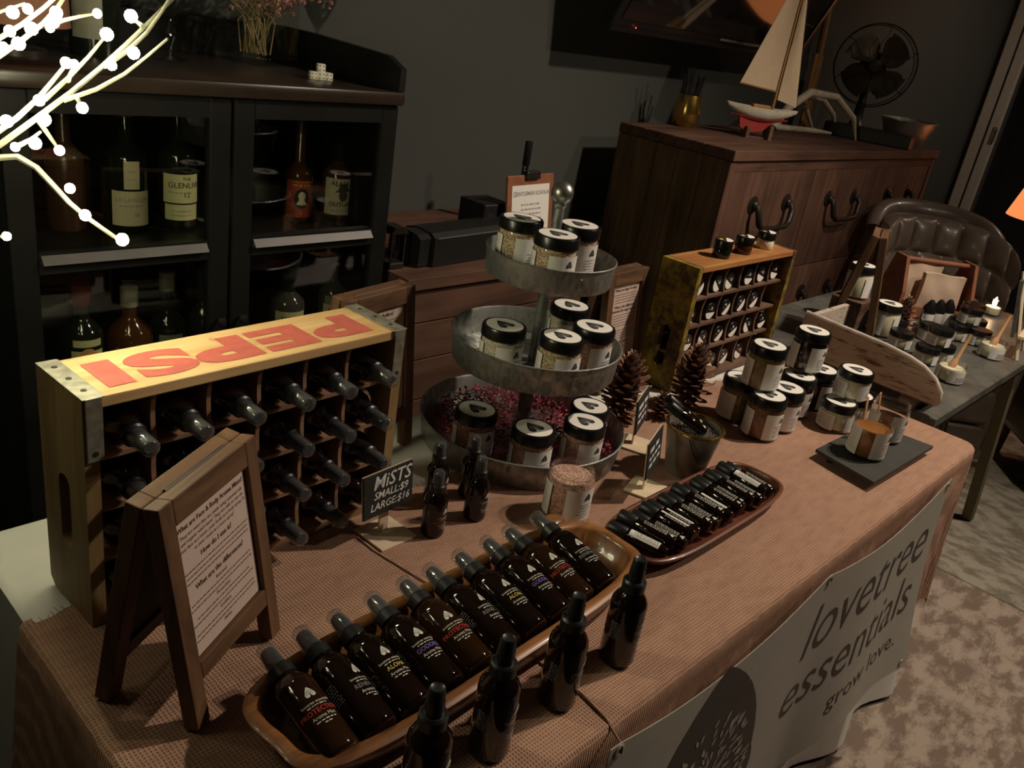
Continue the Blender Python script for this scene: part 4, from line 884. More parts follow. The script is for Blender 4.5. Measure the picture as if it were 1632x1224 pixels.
# ------------------------------------------------------------------ jars at the right half of the burlap
G2 = 'stacked black-lidded jars by the second crate'
zb = T+.0012
jar('green', 'brown jar at the left of the stacked group, on the burlap', (1.338, -.090, zb), .55, G2); jar('brown', 'brown sugar jar in front of the stacked group', (1.309, -.172, zb), .05, G2)
jar('brown', 'brown jar behind the front one in the stacked group', (1.390, -.172, zb), .0, G2); jar('dark', 'jar in the right part of the stacked group', (1.492, -.150, zb), .0, G2); jar('dark', 'dark jar at the right end of the stacked group', (1.588, -.158, zb), .1, G2)
jar('green', 'olive brown jar on top of the left stacked group', (1.325, -.135, zb+.0967), .0, G2); jar('dark', 'dark jar on top of the right stacked pair', (1.532, -.135, zb+.0967), .0, G2)
G3 = 'short cream jars behind the slate'
jar('short', 'short cream jar at the lower left of the trio', (1.520, -.245, zb), .5, G3); jar('short', 'short cream jar at the lower right of the trio', (1.604, -.250, zb), .5, G3); jar('short', 'short cream jar on top of the other two', (1.565, -.243, zb+.0666), .25, G3)
sl = thing('slate_board', 'thin square dark slate board on small feet', 'board', (1.452, -.372, T+.001), (0, 0, .0))
obj('slab', MB().prism([(-.128, .078), (-.155, -.058), (.152, -.066), (.134, .072)], .014, .021), 'slate', sl)
for x in (-.11, .11):
    for y in (-.04, .05): obj('foot', MB().lathe([(0, 0), (.007, 0), (.007, .014), (0, .014)], 10), 'black_plastic', sl, None, (x, y, 0))
t = thing('open_jar', 'open jar of caramel coloured scrub at the front of the slate', 'jar', (1.403, -.363, T+.0222)); jar_parts(t, .0385, .090, .02, 'caramel', .80, lid=False)
obj('wooden_stick', MB().box(-.0045, .0045, -.001, .001, .03, .115, TR(.004, .012, 0) @ RX(-.22) @ RY(.18), .0006), 'spoon', t)
t = thing('open_jar', 'open jar of dark syrupy scrub at the back of the slate', 'jar', (1.528, -.350, T+.0222)); jar_parts(t, .0385, .090, .02, 'dark_syrup', .62, lid=False)
obj('wooden_stick', MB().box(-.0045, .0045, -.001, .001, .03, .115, TR(-.012, .008, 0) @ RX(-.1) @ RY(-.3), .0006), 'spoon', t)

# ------------------------------------------------------------------ second crate with small lying jars
C2 = (1.312, .062, T+.001); R2z = .012
crate('jar_crate', 'old crate with yellow painted end holding small black jars', .470, .297, .098, C2, R2z, ('crate_orange', 'yellow_paint', 'old_wood'), .10, False, False)
W2 = (.470-.034)/6; H2 = (.297-.025)/4
mjp = {}
def mini(label, M4, ang, group):
    if 'm' not in mjp:
        t = thing('mini_jar', label, 'jar', (0, 0, 0), (0, 0, 0), group)
        obj('pot', MB().lathe([(0, 0), (.0185, 0), (.02, .002), (.02, .030), (.017, .033)], 20), 'bottle_dark', t, 45); lo = obj('lid', MB().lathe([(.0195, .031), (.0215, .032), (.0215, .044), (.0205, .0455), (0, .0455)], 24), 'lid_black', t, 40)
        seg = [(.0195*math.cos(a), .0195*math.sin(a)) for a in [PI*1.06+PI*.88*i/14 for i in range(15)]]
        obj('lid_label', MB().flat(seg, TR(0, 0, .0459)), 'lid_white', lo)
        m = MB()
        for x, y, s_ in ((.004, .006, .0032), (-.006, .005, .0014), (.0, .011, .001)): m.flat([(x+s_*math.cos(a), y+s_*1.3*math.sin(a)) for a in [2*PI*i/10 for i in range(10)]], TR(0, 0, .0459))
        obj('drop_marks', m, 'print_white', lo); mjp['m'] = t
    else: t = dup(mjp['m'], label, (0, 0, 0), None, group)
    t.rotation_euler = (M4 @ RZ(ang)).to_euler(); t.location = M4.to_translation(); return t
R5 = random.Random(3)
for r_ in range(4):
    for c in range(6):
        if (r_, c) in ((2, 5),): continue
        p_ = RZ(R2z) @ Vector((.017+(c+.5)*W2+R5.uniform(-.012, .012), .066, .012+r_*H2+.003*(r_ > 0)+.0222)); 
        mini('small black jar in yellow-ended crate, %s, %s' % (rows[r_], cols[c]), TR(C2[0]+p_.x, C2[1]+p_.y, C2[2]+p_.z) @ RZ(R2z) @ RX(PI/2), R5.uniform(-.9, .9), 'small black jars in the yellow-ended crate')
for k, (x, y, pm, l) in enumerate([(1.462, .103, 'bottle_dark', 'small black jar on the yellow-ended crate, left of three'), (1.566, .106, 'whisky', 'small brown jar on the yellow-ended crate, middle of three'), (1.688, .114, 'cream', 'small cream jar on the yellow-ended crate, right of three')]):
    t = thing('mini_jar', l, 'jar', (x, y, C2[2]+.2985), (0, 0, .6), 'small jars on top of the yellow-ended crate')
    obj('pot', MB().lathe([(0, 0), (.0195, 0), (.021, .002), (.021, .022), (.018, .025)], 20), pm, t, 45); lo = obj('lid', MB().lathe([(.020, .023), (.022, .024), (.022, .040), (.021, .0415), (0, .0415)], 24), 'lid_black', t, 40)
    obj('lid_label', MB().flat([(.020*math.cos(a), .020*math.sin(a)) for a in [PI*1.06+PI*.88*i/14 for i in range(15)]], TR(0, 0, .0419)), 'lid_white', lo); obj('drop_mark', MB().flat([(-.004+.006*math.cos(a), .008+.005*math.sin(a)) for a in [2*PI*i/10 for i in range(10)]], TR(0, 0, .0419)), 'print_yellow', lo)

# ------------------------------------------------------------------ second table with its goods
t2 = thing('metal_table', 'dark zinc-topped table beyond the burlap table', 'table', (0, 0, 0))
obj('tabletop', MB().box(1.835, 3.25, -.372, .30, T-.026, T, None, .003), 'zinc', t2, 30)
obj('apron', MB().box(1.87, 3.22, -.35, .28, T-.065, T-.026), 'iron', t2)
for xa, xb in ((1.95, 1.92), (2.72, 3.02)):
    for y in (-.33, .24): obj('leg', MB().tube([(xa, y, T-.06), (xb, y, .0135)], .024, 4), 'green_wood', t2)
obj('stretcher', MB().tube([(2.08, -.33, T-.06), (2.40, -.34, .14)], .006, 6).tube([(2.11, -.33, T-.06), (2.43, -.34, .14)], .006, 6), 'iron', t2)
wt = thing('wooden_trough', 'whitewashed weathered wooden trough with rounded corner between the tables', 'trough', (0, 0, 0))
pl = [(.022, .0), (.022, .108)]+[(-.20, .098)]+[(-.262+.0, .090), (-.30, .080), (-.335, .060), (-.356, .034), (-.36, .010), (-.352, 0)]
Mw = TR(1.838, 0, T+.030) @ Matrix(((0, 0, 1, 0), (1, 0, 0, 0), (0, 1, 0, 0), (0, 0, 0, 1)))
so = obj('side_plank', MB().prism(pl, 0, .014, Mw), 'whitewash', wt)
obj('worn_edge', MB().tube([(1.838+.007, y, T+.030+z) for y, z in pl[1:]], .0062, 8), 'whitewash_edge', so, 50)
obj('end_plank', MB().box(1.853, 2.10, .008, .022, T+.030, T+.132, None, .002), 'whitewash', wt)
obj('bottom_board', MB().box(1.853, 1.95, -.34, .008, T+.022, T+.030), 'old_wood', wt)
for y in (-.30, -.03): obj('foot_block', MB().box(1.840, 1.95, y-.012, y+.028, T+.0005, T+.022), 'green_wood', wt)
aframe('narrow wooden A-frame sign seen from its end above the trough', (2.17, .015, T+.0305-.030), .34, .17, .335, .15, [('', 'd')]*12, True, .024, .020)
GJ = 'squat cream jars on the zinc table'
zz = T+.0008
for k, (x, y, z, l) in enumerate([(2.315, -.088, 0, 'squat cream jar nearest the narrow A-frame sign'), (2.255, -.188, 0, 'squat cream jar close to the trough plank'), (2.325, -.207, 0, 'squat cream jar right of the one close to the trough'), (2.290, -.195, .0525, 'squat cream jar on top of the pair by the trough'), (2.505, -.110, 0, 'squat cream jar in front of the chalk label card'), (2.62, -.155, 0, 'squat cream jar in the middle group, left front'),
      (2.645, -.215, 0, 'squat cream jar in the middle group, right front'), (2.70, -.135, 0, 'squat cream jar in the middle group, back'), (2.665, -.165, .0525, 'squat cream jar on top of the middle group, left'), (2.765, -.165, .0, 'squat cream jar in the middle group, far right'), (2.735, -.150, .0525, 'squat cream jar on top of the middle group, right'), (2.42, -.03, 0, 'squat cream jar behind the large pine cone')]):
    jar('creamlow', l, (x, y, zz+z), .35+.1*math.sin(k*3), GJ)
for k, (x, y, l) in enumerate([(2.62, -.055, 'tiny jar with black cap at the left of the small row'), (2.665, -.070, 'tiny jar with black cap in the middle of the small row'), (2.71, -.085, 'tiny jar with black cap at the right of the small row')]):
    t = thing('tiny_jar', l, 'jar', (x, y, zz), (0, 0, 0), 'tiny capped jars before the wooden caddy')
    obj('pot', MB().lathe([(0, 0), (.019, 0), (.02, .003), (.02, .055), (.016, .058)], 18), 'white_label', t, 45); obj('cap', MB().lathe([(.0195, .056), (.021, .057), (.021, .072), (.006, .098), (0, .10)], 18), 'lid_black', t, 35)
jar('big', 'tall cream jar standing beside the pine cone on the zinc table', (2.372, -.010, zz), .45, 'tall jars on the zinc table'); jar('big', 'tall cream jar half hidden behind the narrow A-frame sign', (2.36, .10, zz+.09), .3, 'tall jars on the zinc table')
t = thing('wooden_riser', 'small dark wooden riser block under the rear tall jar', 'riser', (2.36, .10, zz)); obj('block', MB().box(-.05, .05, -.05, .05, 0, .0895, None, .003), 'old_wood', t)
for k, (x, y, l, a) in enumerate([(2.172, -.285, 'open jar with wooden spoon nearest the trough corner', .25), (2.555, -.283, 'open jar with wooden spoon near the chalkboard easel', .2)]):
    t = thing('sample_jar', l, 'jar', (x, y, zz), (0, 0, 0), 'open sample jars with spoons'); jar_parts(t, .037, .056, .012, 'cream', .9, lid=False, logo=False, az=-PI/2-.4)
    obj('flower_sticker', patch(.0380, -PI/2+.0, -PI/2+.3, .02, .034), 'print_yellow', t)
    obj('wooden_spoon', MB().tube([(-.006, .004, .030), (.004, .0, .056), (.008, -.002, .066), (.026, -.008, .135)], [.011, .010, .005, .0045], 10), 'spoon', t, 50)
cone('dark pine cone between jars on the zinc table', (2.46, -.03, zz+.001), .040, .125, 74, (0, .05, 0), seed=7); cone('small dark pine cone at the back of the zinc table', (2.93, -.10, zz+.001), .036, .075, 60, (0, 0, 0), seed=8)
ck = thing('chalk_card', 'small slanted chalk card with writing among the jars', 'sign', (2.555, -.075, zz), (.0, 0, .25)); bo_ = obj('board', MB().box(-.045, .045, -.002, .002, 0, .07, RX(-.3)), 'chalk', ck); m = MB()
for k in range(4): m.dash(-.036, .036, .056-.014*k, .005, RX(-.3) @ TR(0, -.0024, 0) @ RX(PI/2))
obj('chalk_lettering', m, 'chalk_white', bo_)
cd = thing('wooden_caddy', 'reddish brown wooden caddy holding pale cloth bags', 'caddy', (2.78, .02, zz), (0, 0, -.72))
ep = [(-.075, 0), (.075, 0), (.075, .09), (.035, .20), (-.035, .20), (-.075, .09)]
for x in (-.13, .118): obj('end_board', MB().prism(ep, 0, .012, TR(x, 0, 0) @ Matrix(((0, 0, 1, 0), (1, 0, 0, 0), (0, 1, 0, 0), (0, 0, 0, 1)))), 'caddy', cd)
obj('bottom_board', MB().box(-.118, .118, -.072, .072, 0, .01), 'caddy', cd); obj('front_board', MB().box(-.118, .118, -.075, -.066, .01, .045), 'caddy', cd); obj('back_board', MB().box(-.118, .118, .066, .075, .01, .10), 'caddy', cd)
obj('handle_rail', MB().tube([(-.118, 0, .188), (.118, 0, .188)], .009, 10), 'caddy', cd, 50)
def cbag(label, x, y, h, w_, rz):
    p_ = RZ(-.72) @ Vector((x, y, .012)); t = thing('cloth_bag', label, 'bag', (2.78+p_.x, .02+p_.y, zz+p_.z), (0, 0, -.72+rz), 'cloth bags in the caddy')
    def fn(u, v): bul = math.sin(PI*u)*math.sin(PI*min(1, v*1.05)); return ((-w_/2+w_*u, -.012*bul+.002*math.sin(u*9+v*7), h*v+.003*math.sin(u*6)), (0, -1, .0))
    obj('sack', MB().shell(fn, 14, 12, -.02), 'bag', t, 60); obj('stitching', MB().box(-w_*.28, -w_*.25, -.0155, -.010, h*.1, h*.75), 'twine', t)
cbag('pale cloth bag standing in front in the wooden caddy', .022, -.028, .145, .15, .05); cbag('pale cloth bag behind the other in the wooden caddy', -.04, .018, .165, .14, -.03)
ez = thing('chalkboard_easel', 'small chalkboard on a wooden easel at the right edge of frame', 'sign', (2.62, -.325, zz), (0, 0, .12))
obj('board', MB().box(-.01, .16, -.003, .003, .075, .235, RX(-.2)), 'chalk', ez); obj('leg', MB().tube([(.0, -.02, 0), (.035, .055, .26)], .006, 6), 'pale_wood', ez); obj('leg', MB().tube([(.15, -.02, 0), (.115, .055, .26)], .006, 6), 'pale_wood', ez); obj('ledge', MB().box(-.01, .16, -.022, .0, .068, .076), 'pale_wood', ez)
for a, b_ in (((-.012, .162), (.235, .243)),): obj('frame_top', MB().box(a[0], a[1] if False else .162, -.005, .005, b_[0], b_[1], RX(-.2)), 'zinc', ez)
obj('frame_side', MB().box(-.018, -.009, -.005, .005, .07, .243, RX(-.2)), 'zinc', ez)
cn = thing('candle_holder', 'lit glass candle holder glowing behind the easel', 'candle', (3.13, -.12, zz)); obj('glass', MB().lathe([(0, .002), (.03, 0), (.034, .05), (.032, .05), (.028, .004), (0, .004)], 20), 'clear_glass', cn, 45); obj('candle', MB().lathe([(0, .005), (.025, .005), (.025, .03), (0, .03)], 18), 'cream', cn, 45); obj('flame', MB().lathe([(0, .03), (.007, .038), (.008, .046), (.003, .062), (0, .068)], 12), 'flame', cn, 60)
light('candle_glow', 'POINT', (3.13, -.12, zz+.05), .5, (1, .6, .3), .01)

# ------------------------------------------------------------------ leather chairs
def chair(label, loc, rz, w_, h, mat, arms=True):
    t = thing('leather_armchair', label, 'armchair', loc, (0, 0, rz), 'tufted leather armchairs'); zs = .42
    def fn(u, v):
        a = (u-.5)*2.5; R_ = w_/2; x = R_*math.sin(a)/math.sin(1.25); y = -.30*(math.cos(a)-math.cos(1.25)); z = zs+(h-zs)*v-.07*abs(2*u-1)**5*v
        tu, tv = u*7+(.5 if int(v*4) % 2 else 0), v*4; bx = abs((tu % 1)-.5)*2; bz = abs((tv % 1)-.5)*2
        puff = .030*((1-bx**2.2)*(1-bz**2.2))**.6+.035*math.sin(PI*min(1, v*1.0)); nx, ny = -math.sin(a)*.5, math.cos(a)
        return (x-(-nx)*puff*0, y*-1-puff-.0, z), (0, -1, 0)
    def fn2(u, v): p, q = fn(u, v); return p, q
    obj('tufted_back', MB().shell(fn2, 84, 48, -.09), mat, t, 70)
    rim = [fn(i/40, 1)[0] for i in range(41)]; obj('back_roll', MB().tube([(x, y+.075, z+.0) for x, y, z in rim], [.03+.018*math.sin(PI*i/40) for i in range(41)], 12), mat, t, 60)
    m = MB()
    for j in range(1, 4):
        for i in range(1, 7):
            p, q = fn((i+(.5 if j % 2 else 0))/7, j/4); m.lathe([(.008, 0), (.005, .004), (0, .005)], 8, TR(*p) @ RX(PI/2))
    obj('buttons', m, mat, t, 50)
    m = MB()
    for i in range(24): x, y, z = fn(.0, i/23)[0]; m.lathe([(.005, 0), (.003, .003), (0, .0035)], 6, TR(x-.006, y+.02, z) @ RY(-PI/2))
    obj('nailheads', m, 'brass', t)
    obj('seat_cushion', MB().box(-w_/2+.06, w_/2-.06, -.44, .12, .30, .45, None, .03), mat, t, 50); obj('seat_frame', MB().box(-w_/2+.02, w_/2-.02, -.44, .10, .16, .30, None, .02), mat, t, 50)
    for s_ in (-1, 1): obj('arm', MB().box(s_*(w_/2-.06)-.06, s_*(w_/2-.06)+.06, -.44, .10, .16, .60, None, .05), mat, t, 50)
    for x in (-w_/2+.08, w_/2-.08):
        for y in (-.38, .05): obj('leg', MB().lathe([(0, 0), (.016, 0), (.026, .16), (0, .16)], 10, TR(x, y, 0)), 'old_wood', t, 40)
    return t
chair('grey brown tufted leather armchair facing us behind the zinc table', (3.385, .190, .013), -.85, .53, T+.215, 'leather')
chair('dark leather armchair at the right edge under the zinc table', (3.66, -.60, .013), 2.2, .60, .72, 'leather_dark')

# ------------------------------------------------------------------ low sideboard and its things
SBT = T+.150; SF = .58
sb = thing('low_sideboard', 'low reclaimed plank sideboard between the black cabinet and tall chest', 'sideboard', (0, 0, 0))
for k in range(4): obj('top_plank', MB().box(.93, 1.60, SF-.012+k*.1325, SF-.012+(k+1)*.1325-.002, SBT-.03, SBT, None, .002), 'barn_x', sb, 30)
zc = SBT-.032
for k, hh in enumerate((.088, .098, .11, .12, .12, .12, .12)):
    obj('front_plank', MB().box(.93, 1.60, SF, SF+.02, zc-hh+.003, zc, None, .002), 'barn_x', sb, 30); zc -= hh
    if zc < .1: break
obj('carcass', MB().box(.95, 1.58, SF+.021, 1.09, .06, SBT-.031), 'barn_x', sb); obj('plinth', MB().box(.95, 1.58, SF+.03, 1.08, 0, .06), 'seam', sb)
sp = thing('bar_speaker', 'long black speaker with rounded end on the low sideboard', 'speaker', (1.0, .62, SBT), (0, 0, .08))
prof = [(.0, .0), (.12, .0), (.12, .05), (.10, .078), (.06, .086), (.015, .082), (0, .072)]
obj('cabinet', MB().prism([(y, z) for y, z in prof], .05, .36, Matrix(((0, 0, 1, 0), (1, 0, 0, 0), (0, 1, 0, 0), (0, 0, 0, 1)))), 'speaker_black', sp, 30); obj('end_cap', MB().prism([(.01+y*.88, .004+z*.92) for y, z in prof], .01, .05, Matrix(((0, 0, 1, 0), (1, 0, 0, 0), (0, 1, 0, 0), (0, 0, 0, 1)))), 'black_plastic', sp, 30)
obj('grille_edge', MB().box(.06, .35, -.0015, .0, .070, .073), 'tv_bezel', sp)
ln_ = thing('black_lantern', 'small black lantern at the left end of the sideboard', 'lantern', (.955, .665, SBT))
obj('base', MB().box(-.022, .022, -.022, .022, 0, .016, None, .003), 'iron', ln_); obj('roof', MB().prism([(-.026, .085), (.026, .085), (.014, .10), (-.014, .10)], -.024, .024, RX(PI/2)), 'iron', ln_); obj('glass_chimney', MB().lathe([(.014, .016), (.018, .04), (.014, .085)], 16), 'clear_glass', ln_, 50)
for x in (-.019, .019):
    for y in (-.019, .019): obj('post', MB().box(x-.002, x+.002, y-.002, y+.002, .016, .085), 'iron', ln_)
t = thing('black_box', 'small black box behind the stand on the sideboard', 'box', (1.36, .78, SBT)); obj('body', MB().box(-.05, .05, -.05, .05, 0, .115, None, .004), 'speaker_black', t); obj('front_plate', MB().box(-.04, .04, -.052, -.05, .015, .09), 'black_plastic', t)
cl = thing('clipboard_sign', 'small brown clipboard sign with printed heading behind the stand', 'sign', (1.475, .70, SBT), (0, 0, .1)); Mq = RX(-.15)
obj('board', MB().box(-.105, .105, 0, .008, 0, .195, Mq, .003), 'caddy', cl); po = obj('paper', MB().box(-.086, .084, -.001, 0, .01, .168, Mq), 'white_label', cl)
m = MB().text('GENTLEMAN SCHOLAR', .0155, 0, .140, Mq @ TR(.006, -.0014, 0) @ RX(PI/2)); m.lathe([(.006, 0), (.008, 0)], 12, Mq @ TR(-.074, -.0014, .145) @ RX(PI/2))
for k in range(5): m.dash(-.045, .045, .115-.013*k, .004, Mq @ TR(0, -.0014, 0) @ RX(PI/2))
obj('printing', m, 'grey_ink', po); obj('clip', MB().box(-.03, .03, -.01, .012, .182, .205, Mq, .004), 'iron', cl)
t = thing('dark_bottle', 'slim black bottle neck rising behind the clipboard sign', 'bottle', (1.575, .85, SBT)); obj('body', MB().lathe([(0, 0), (.022, 0), (.024, .006), (.024, .10), (.02, .125), (.0095, .145), (.009, .22), (0, .22)], 20), 'bottle_dark', t, 50); obj('capsule', MB().lathe([(.0095, .19), (.011, .192), (.011, .258), (0, .26)], 16), 'speaker_black', t, 40)

# ------------------------------------------------------------------ tall chest of drawers
HT = T+.452; HF = .53; HB = .985; HX0, HX1 = 2.172, 4.01
ch = thing('plank_chest', 'tall reclaimed wood chest with dark iron bail handles', 'chest', (0, 0, 0))
for k in range(4): obj('top_plank', MB().box(HX0-.006, HX1+.006, HF-.008+k*.1155, HF-.008+(k+1)*.1155-.0015, HT-.034, HT, None, .003), 'barn_x', ch, 30)
obj('carcass', MB().box(HX0+.022, HX1-.022, HF+.022, HB, .05, HT-.034), 'seam', ch); obj('plinth', MB().box(HX0+.03, HX1-.03, HF+.04, HB-.02, 0, .05), 'seam', ch)
yy = HF+.03
for k, wd in enumerate((.075, .10, .085, .11, .085)):
    obj('side_plank', MB().box(HX0, HX0+.02, yy, min(yy+wd, HB)-.0015, .05, HT-.036, None, .002), 'barn_side', ch, 30); yy += wd
obj('side_plank', MB().box(HX1-.02, HX1, HF+.03, HB, .05, HT-.036), 'barn_side', ch)
for x in (HX0-.002, HX1-.038): obj('corner_post', MB().box(x, x+.04, HF, HF+.03, .05, HT-.036, None, .003), 'barn_z', ch, 30)
obj('front_rail', MB().box(HX0+.04, HX1-.04, HF+.002, HF+.022, HT-.07, HT-.036), 'barn_x', ch)
dx = (HX1-HX0-.08)/3
dw = MB().box(-dx/2+.003, dx/2-.003, -.0, .02, 0, .375, None, .003).mesh('drawer', 30); dw.materials.append(MATS['barn_z'])
plate = MB().lathe([(.030, 0), (.031, .003), (.024, .006), (.014, .008), (.016, .014), (.009, .022), (0, .024)], 20, RX(PI/2)).mesh('handle_plate', 40); plate.materials.append(MATS['iron'])
bail = MB().tube([(-.12, -.018, 0), (-.122, -.03, -.02), (-.108, -.036, -.06), (-.085, -.038, -.075), (0, -.04, -.078), (.085, -.038, -.075), (.108, -.036, -.06), (.122, -.03, -.02), (.12, -.018, 0)], [.010, .011, .011, .010, .009, .010, .011, .011, .010], 8).mesh('bail', 60); bail.materials.append(MATS['iron'])
for r_ in range(3):
    for c in range(3):
        zt = HT-.073-r_*.378; dob = bpy.data.objects.new('drawer', dw); C.objects.link(dob); dob.parent = ch; dob.location = (HX0+.04+dx*(c+.5), HF+.003, zt-.372)
        for s_ in (-.12, .12): p_ = bpy.data.objects.new('handle_plate', plate); C.objects.link(p_); p_.parent = dob; p_.location = (s_, 0, .262)
        b_ = bpy.data.objects.new('bail_handle', bail); C.objects.link(b_); b_.parent = dob; b_.location = (0, 0, .262)

# ------------------------------------------------------------------ things on the chest
v = thing('brass_vase', 'shiny brass vase full of dark pens on the chest', 'vase', (2.47, .925, HT)); obj('body', MB().lathe([(0, 0), (.034, 0), (.046, .022), (.05, .05), (.046, .085), (.040, .112), (.0385, .112), (.044, .085), (.046, .05), (.04, .015), (0, .01)], 32), 'brass', v, 50)
R6 = random.Random(2)
for k in range(7):
    a = k*.9; tx, ty = .03*math.cos(a), .03*math.sin(a)
    t = thing('pen', 'dark pen in the brass vase, %s' % ['leaning right', 'rearmost', 'upright at the back', 'leaning back left', 'leaning left', 'leaning to the front', 'leaning front right'][k], 'pen', (2.47+tx*.2, .925+ty*.2, HT+.014), (0, 0, 0), 'pens in the brass vase')
    e_ = Vector((tx*1.05, ty*1.05, .17+.015*math.sin(k*2))); obj('barrel', MB().tube([(0, 0, 0), e_*.75], .0035, 8), 'speaker_black', t, 40); obj('cap', MB().tube([e_*.75, e_], .0055, 8), 'speaker_black', t, 40)
sbx, sby = 2.66, .735
bt = SBO = thing('model_sailboat', 'wooden model sailboat with beige sails and red keel', 'model boat', (sbx, sby, HT), (0, 0, -.60))
def hull(u, v):
    x = -.16+.32*u; b_ = .036*max(0, math.sin(PI*(.04+.92*u)))**.8; dpt = .052*max(0.02, math.sin(PI*(.05+.9*u)))**.7; a = PI*v
    return (x, b_*math.cos(a), .125+.008*abs(2*u-1)**2-dpt*math.sin(a)**.8)
obj('hull', MB().grid(hull, 24, 14), 'hull_white', bt, 60); obj('deck', MB().grid(lambda u, v: (-.16+.32*u, .036*max(0, math.sin(PI*(.04+.92*u)))**.8*(1-2*v), .122+.008*abs(2*u-1)**2), 24, 2), 'mast', bt)
obj('keel', MB().prism([(-.095, .085), (.10, .085), (.06, .07), (.02, .03), (-.05, .02), (-.085, .04)], -.006, .006, RX(PI/2)), 'hull_red', bt); obj('lower_hull', MB().grid(lambda u, v: ((-.13+.26*u), .020*math.sin(PI*(.05+.9*u))*math.cos(PI*v), .088-.022*math.sin(PI*(.05+.9*u))*math.sin(PI*v)), 16, 8), 'hull_red', bt, 60)
obj('mast', MB().tube([(.045, 0, .11), (.045, 0, .74)], [.006, .003], 8), 'mast', bt, 40); obj('boom', MB().tube([(.045, 0, .195), (-.13, .0, .21)], .0035, 6), 'mast', bt, 40)
def sail(P0, P1, P2, bulge): 
    A, B_, C_ = Vector(P0), Vector(P1), Vector(P2)
    def fn(u, v): p = A.lerp(B_, v).lerp(C_.lerp(B_, v), u); return (p.x, p.y+bulge*math.sin(PI*u)*math.sin(PI*v), p.z), (0, 1, 0)
    return MB().shell(fn, 12, 20, .0012)
obj('mainsail', sail((.038, 0, .20), (.038, 0, .72), (-.128, 0, .212), .012), 'sail', bt, 60); obj('jib', sail((.150, 0, .145), (.052, 0, .66), (.056, 0, .165), -.01), 'sail', bt, 60)
obj('rigging', MB().tube([(.045, 0, .735), (.155, 0, .135)], .0008, 4).tube([(.045, 0, .735), (-.155, 0, .135)], .0008, 4), 'wire_dark', bt); obj('cabin', MB().box(-.05, .03, -.014, .014, .12, .137, None, .003), 'mast', bt)
obj('stand', MB().box(-.06, -.045, -.03, .03, 0, .045).box(.045, .06, -.03, .03, 0, .06).box(-.06, .06, -.006, .006, 0, .008), 'old_wood', bt)
SBO.scale = (.86, .86, .86)
gk = thing('glass_trinket', 'small clear glass trinket beside the boat keel', 'ornament', (2.80, .66, HT)); obj('tail', MB().prism([(-.018, .05), (0, .042), (.018, .05), (.008, .025), (.004, .0), (-.006, .0), (-.006, .025)], -.004, .004, RX(PI/2)), 'clear_glass', gk, 40)
an = thing('antler', 'pale curved antler lying across the chest behind the boat', 'antler', (3.20, .77, HT)); 
for pts, rad in (([(-.16, .10, .02), (-.10, .09, .10), (.0, .06, .17), (.16, .02, .165), (.30, -.02, .09), (.34, -.04, .0)], [.016, .018, .017, .015, .012, .004]), ([(-.10, .11, .06), (.04, .14, .125), (.16, .14, .10), (.25, .12, .005)], [.014, .013, .011, .004]), ([(.06, .10, .15), (.25, .12, .145), (.36, .10, .085), (.39, .08, .01)], [.014, .013, .010, .004])): obj('tine', MB().tube(pts, rad, 10), 'bone', an, 70)
obj('beam', MB().tube([(-.2, .12, .03), (-.05, .14, .014), (.2, .10, .012), (.3, .06, .010)], [.013, .014, .012, .006], 10), 'bone', an, 70)
bb = thing('ribbed_box', 'long black ribbed box with copper coloured end on the chest', 'box', (3.655, .715, HT), (0, 0, -1.32))
obj('body', MB().box(-.20, .17, -.055, .055, 0, .055, None, .004), 'fan_black', bb); obj('end_plate', MB().box(.17, .176, -.05, .05, .003, .05), 'copper', bb)
for k in range(16): obj('rib', MB().box(-.18+k*.0215, -.172+k*.0215, -.058, -.054, .006, .049), 'iron', bb)
tb_ = thing('metal_tub', 'oval shiny metal tub at the right end of the chest', 'tub', (3.925, .668, HT), (0, 0, -.12)); tb_.scale = (.84, .84, .84); obj('wall', MB().lathe([(0, .002), (.12, 0), (.125, .004), (.185, .125), (.192, .125), (.192, .131), (.18, .131), (.118, .008), (0, .006)], 40, Matrix.Diagonal((1, .72, 1, 1))), 'tub', tb_, 40)
fn_ = thing('electric_fan', 'vintage black table fan with four broad blades and wire cage', 'fan', (3.87, .89, HT), (0, 0, -1.02))
obj('base', MB().lathe([(0, 0), (.085, 0), (.088, .012), (.06, .03), (.03, .05), (.022, .09), (.02, .15), (0, .15)], 28), 'fan_black', fn_, 50); obj('neck', MB().tube([(0, 0, .12), (0, .02, .22), (0, .03, .30)], .018, 10), 'fan_black', fn_, 50)
FZ = .31; Mf = TR(0, -.045, FZ) @ RX(PI/2); obj('motor', MB().lathe([(0, -.10), (.045, -.09), (.06, -.05), (.058, -.02), (.03, -.01), (0, -.01)], 24, Mf), 'fan_black', fn_, 50)
obj('hub', MB().lathe([(0, .03), (.026, .025), (.03, .0), (.02, -.012), (0, -.012)], 20, Mf), 'fan_blade', fn_, 50)
def blade(u, v): a = -.72+1.44*u+.25*(v-.5); r_ = .03+.118*v; wd = math.sin(PI*min(1, .18+.82*v))**.5 if v < 1 else .55; a = (a)*(.35+.65*wd); return ((r_*math.cos(a), r_*math.sin(a), .03*(u-.5)+.012), (0, 0, 1))
for k in range(4): obj('blade', MB().shell(blade, 10, 10, .0015, Mf @ RZ(PI/2*k+.75)), 'fan_blade', fn_, 60)
cg = MB()
for R_, z in ((.178, .03), (.172, -.03), (.178, .0)): cg.tube([(R_*math.cos(a), R_*math.sin(a), z) for a in [2*PI*i/48 for i in range(49)]], .0022, 5, Mf)
obj('cage_ring', cg, 'iron', fn_, 60)
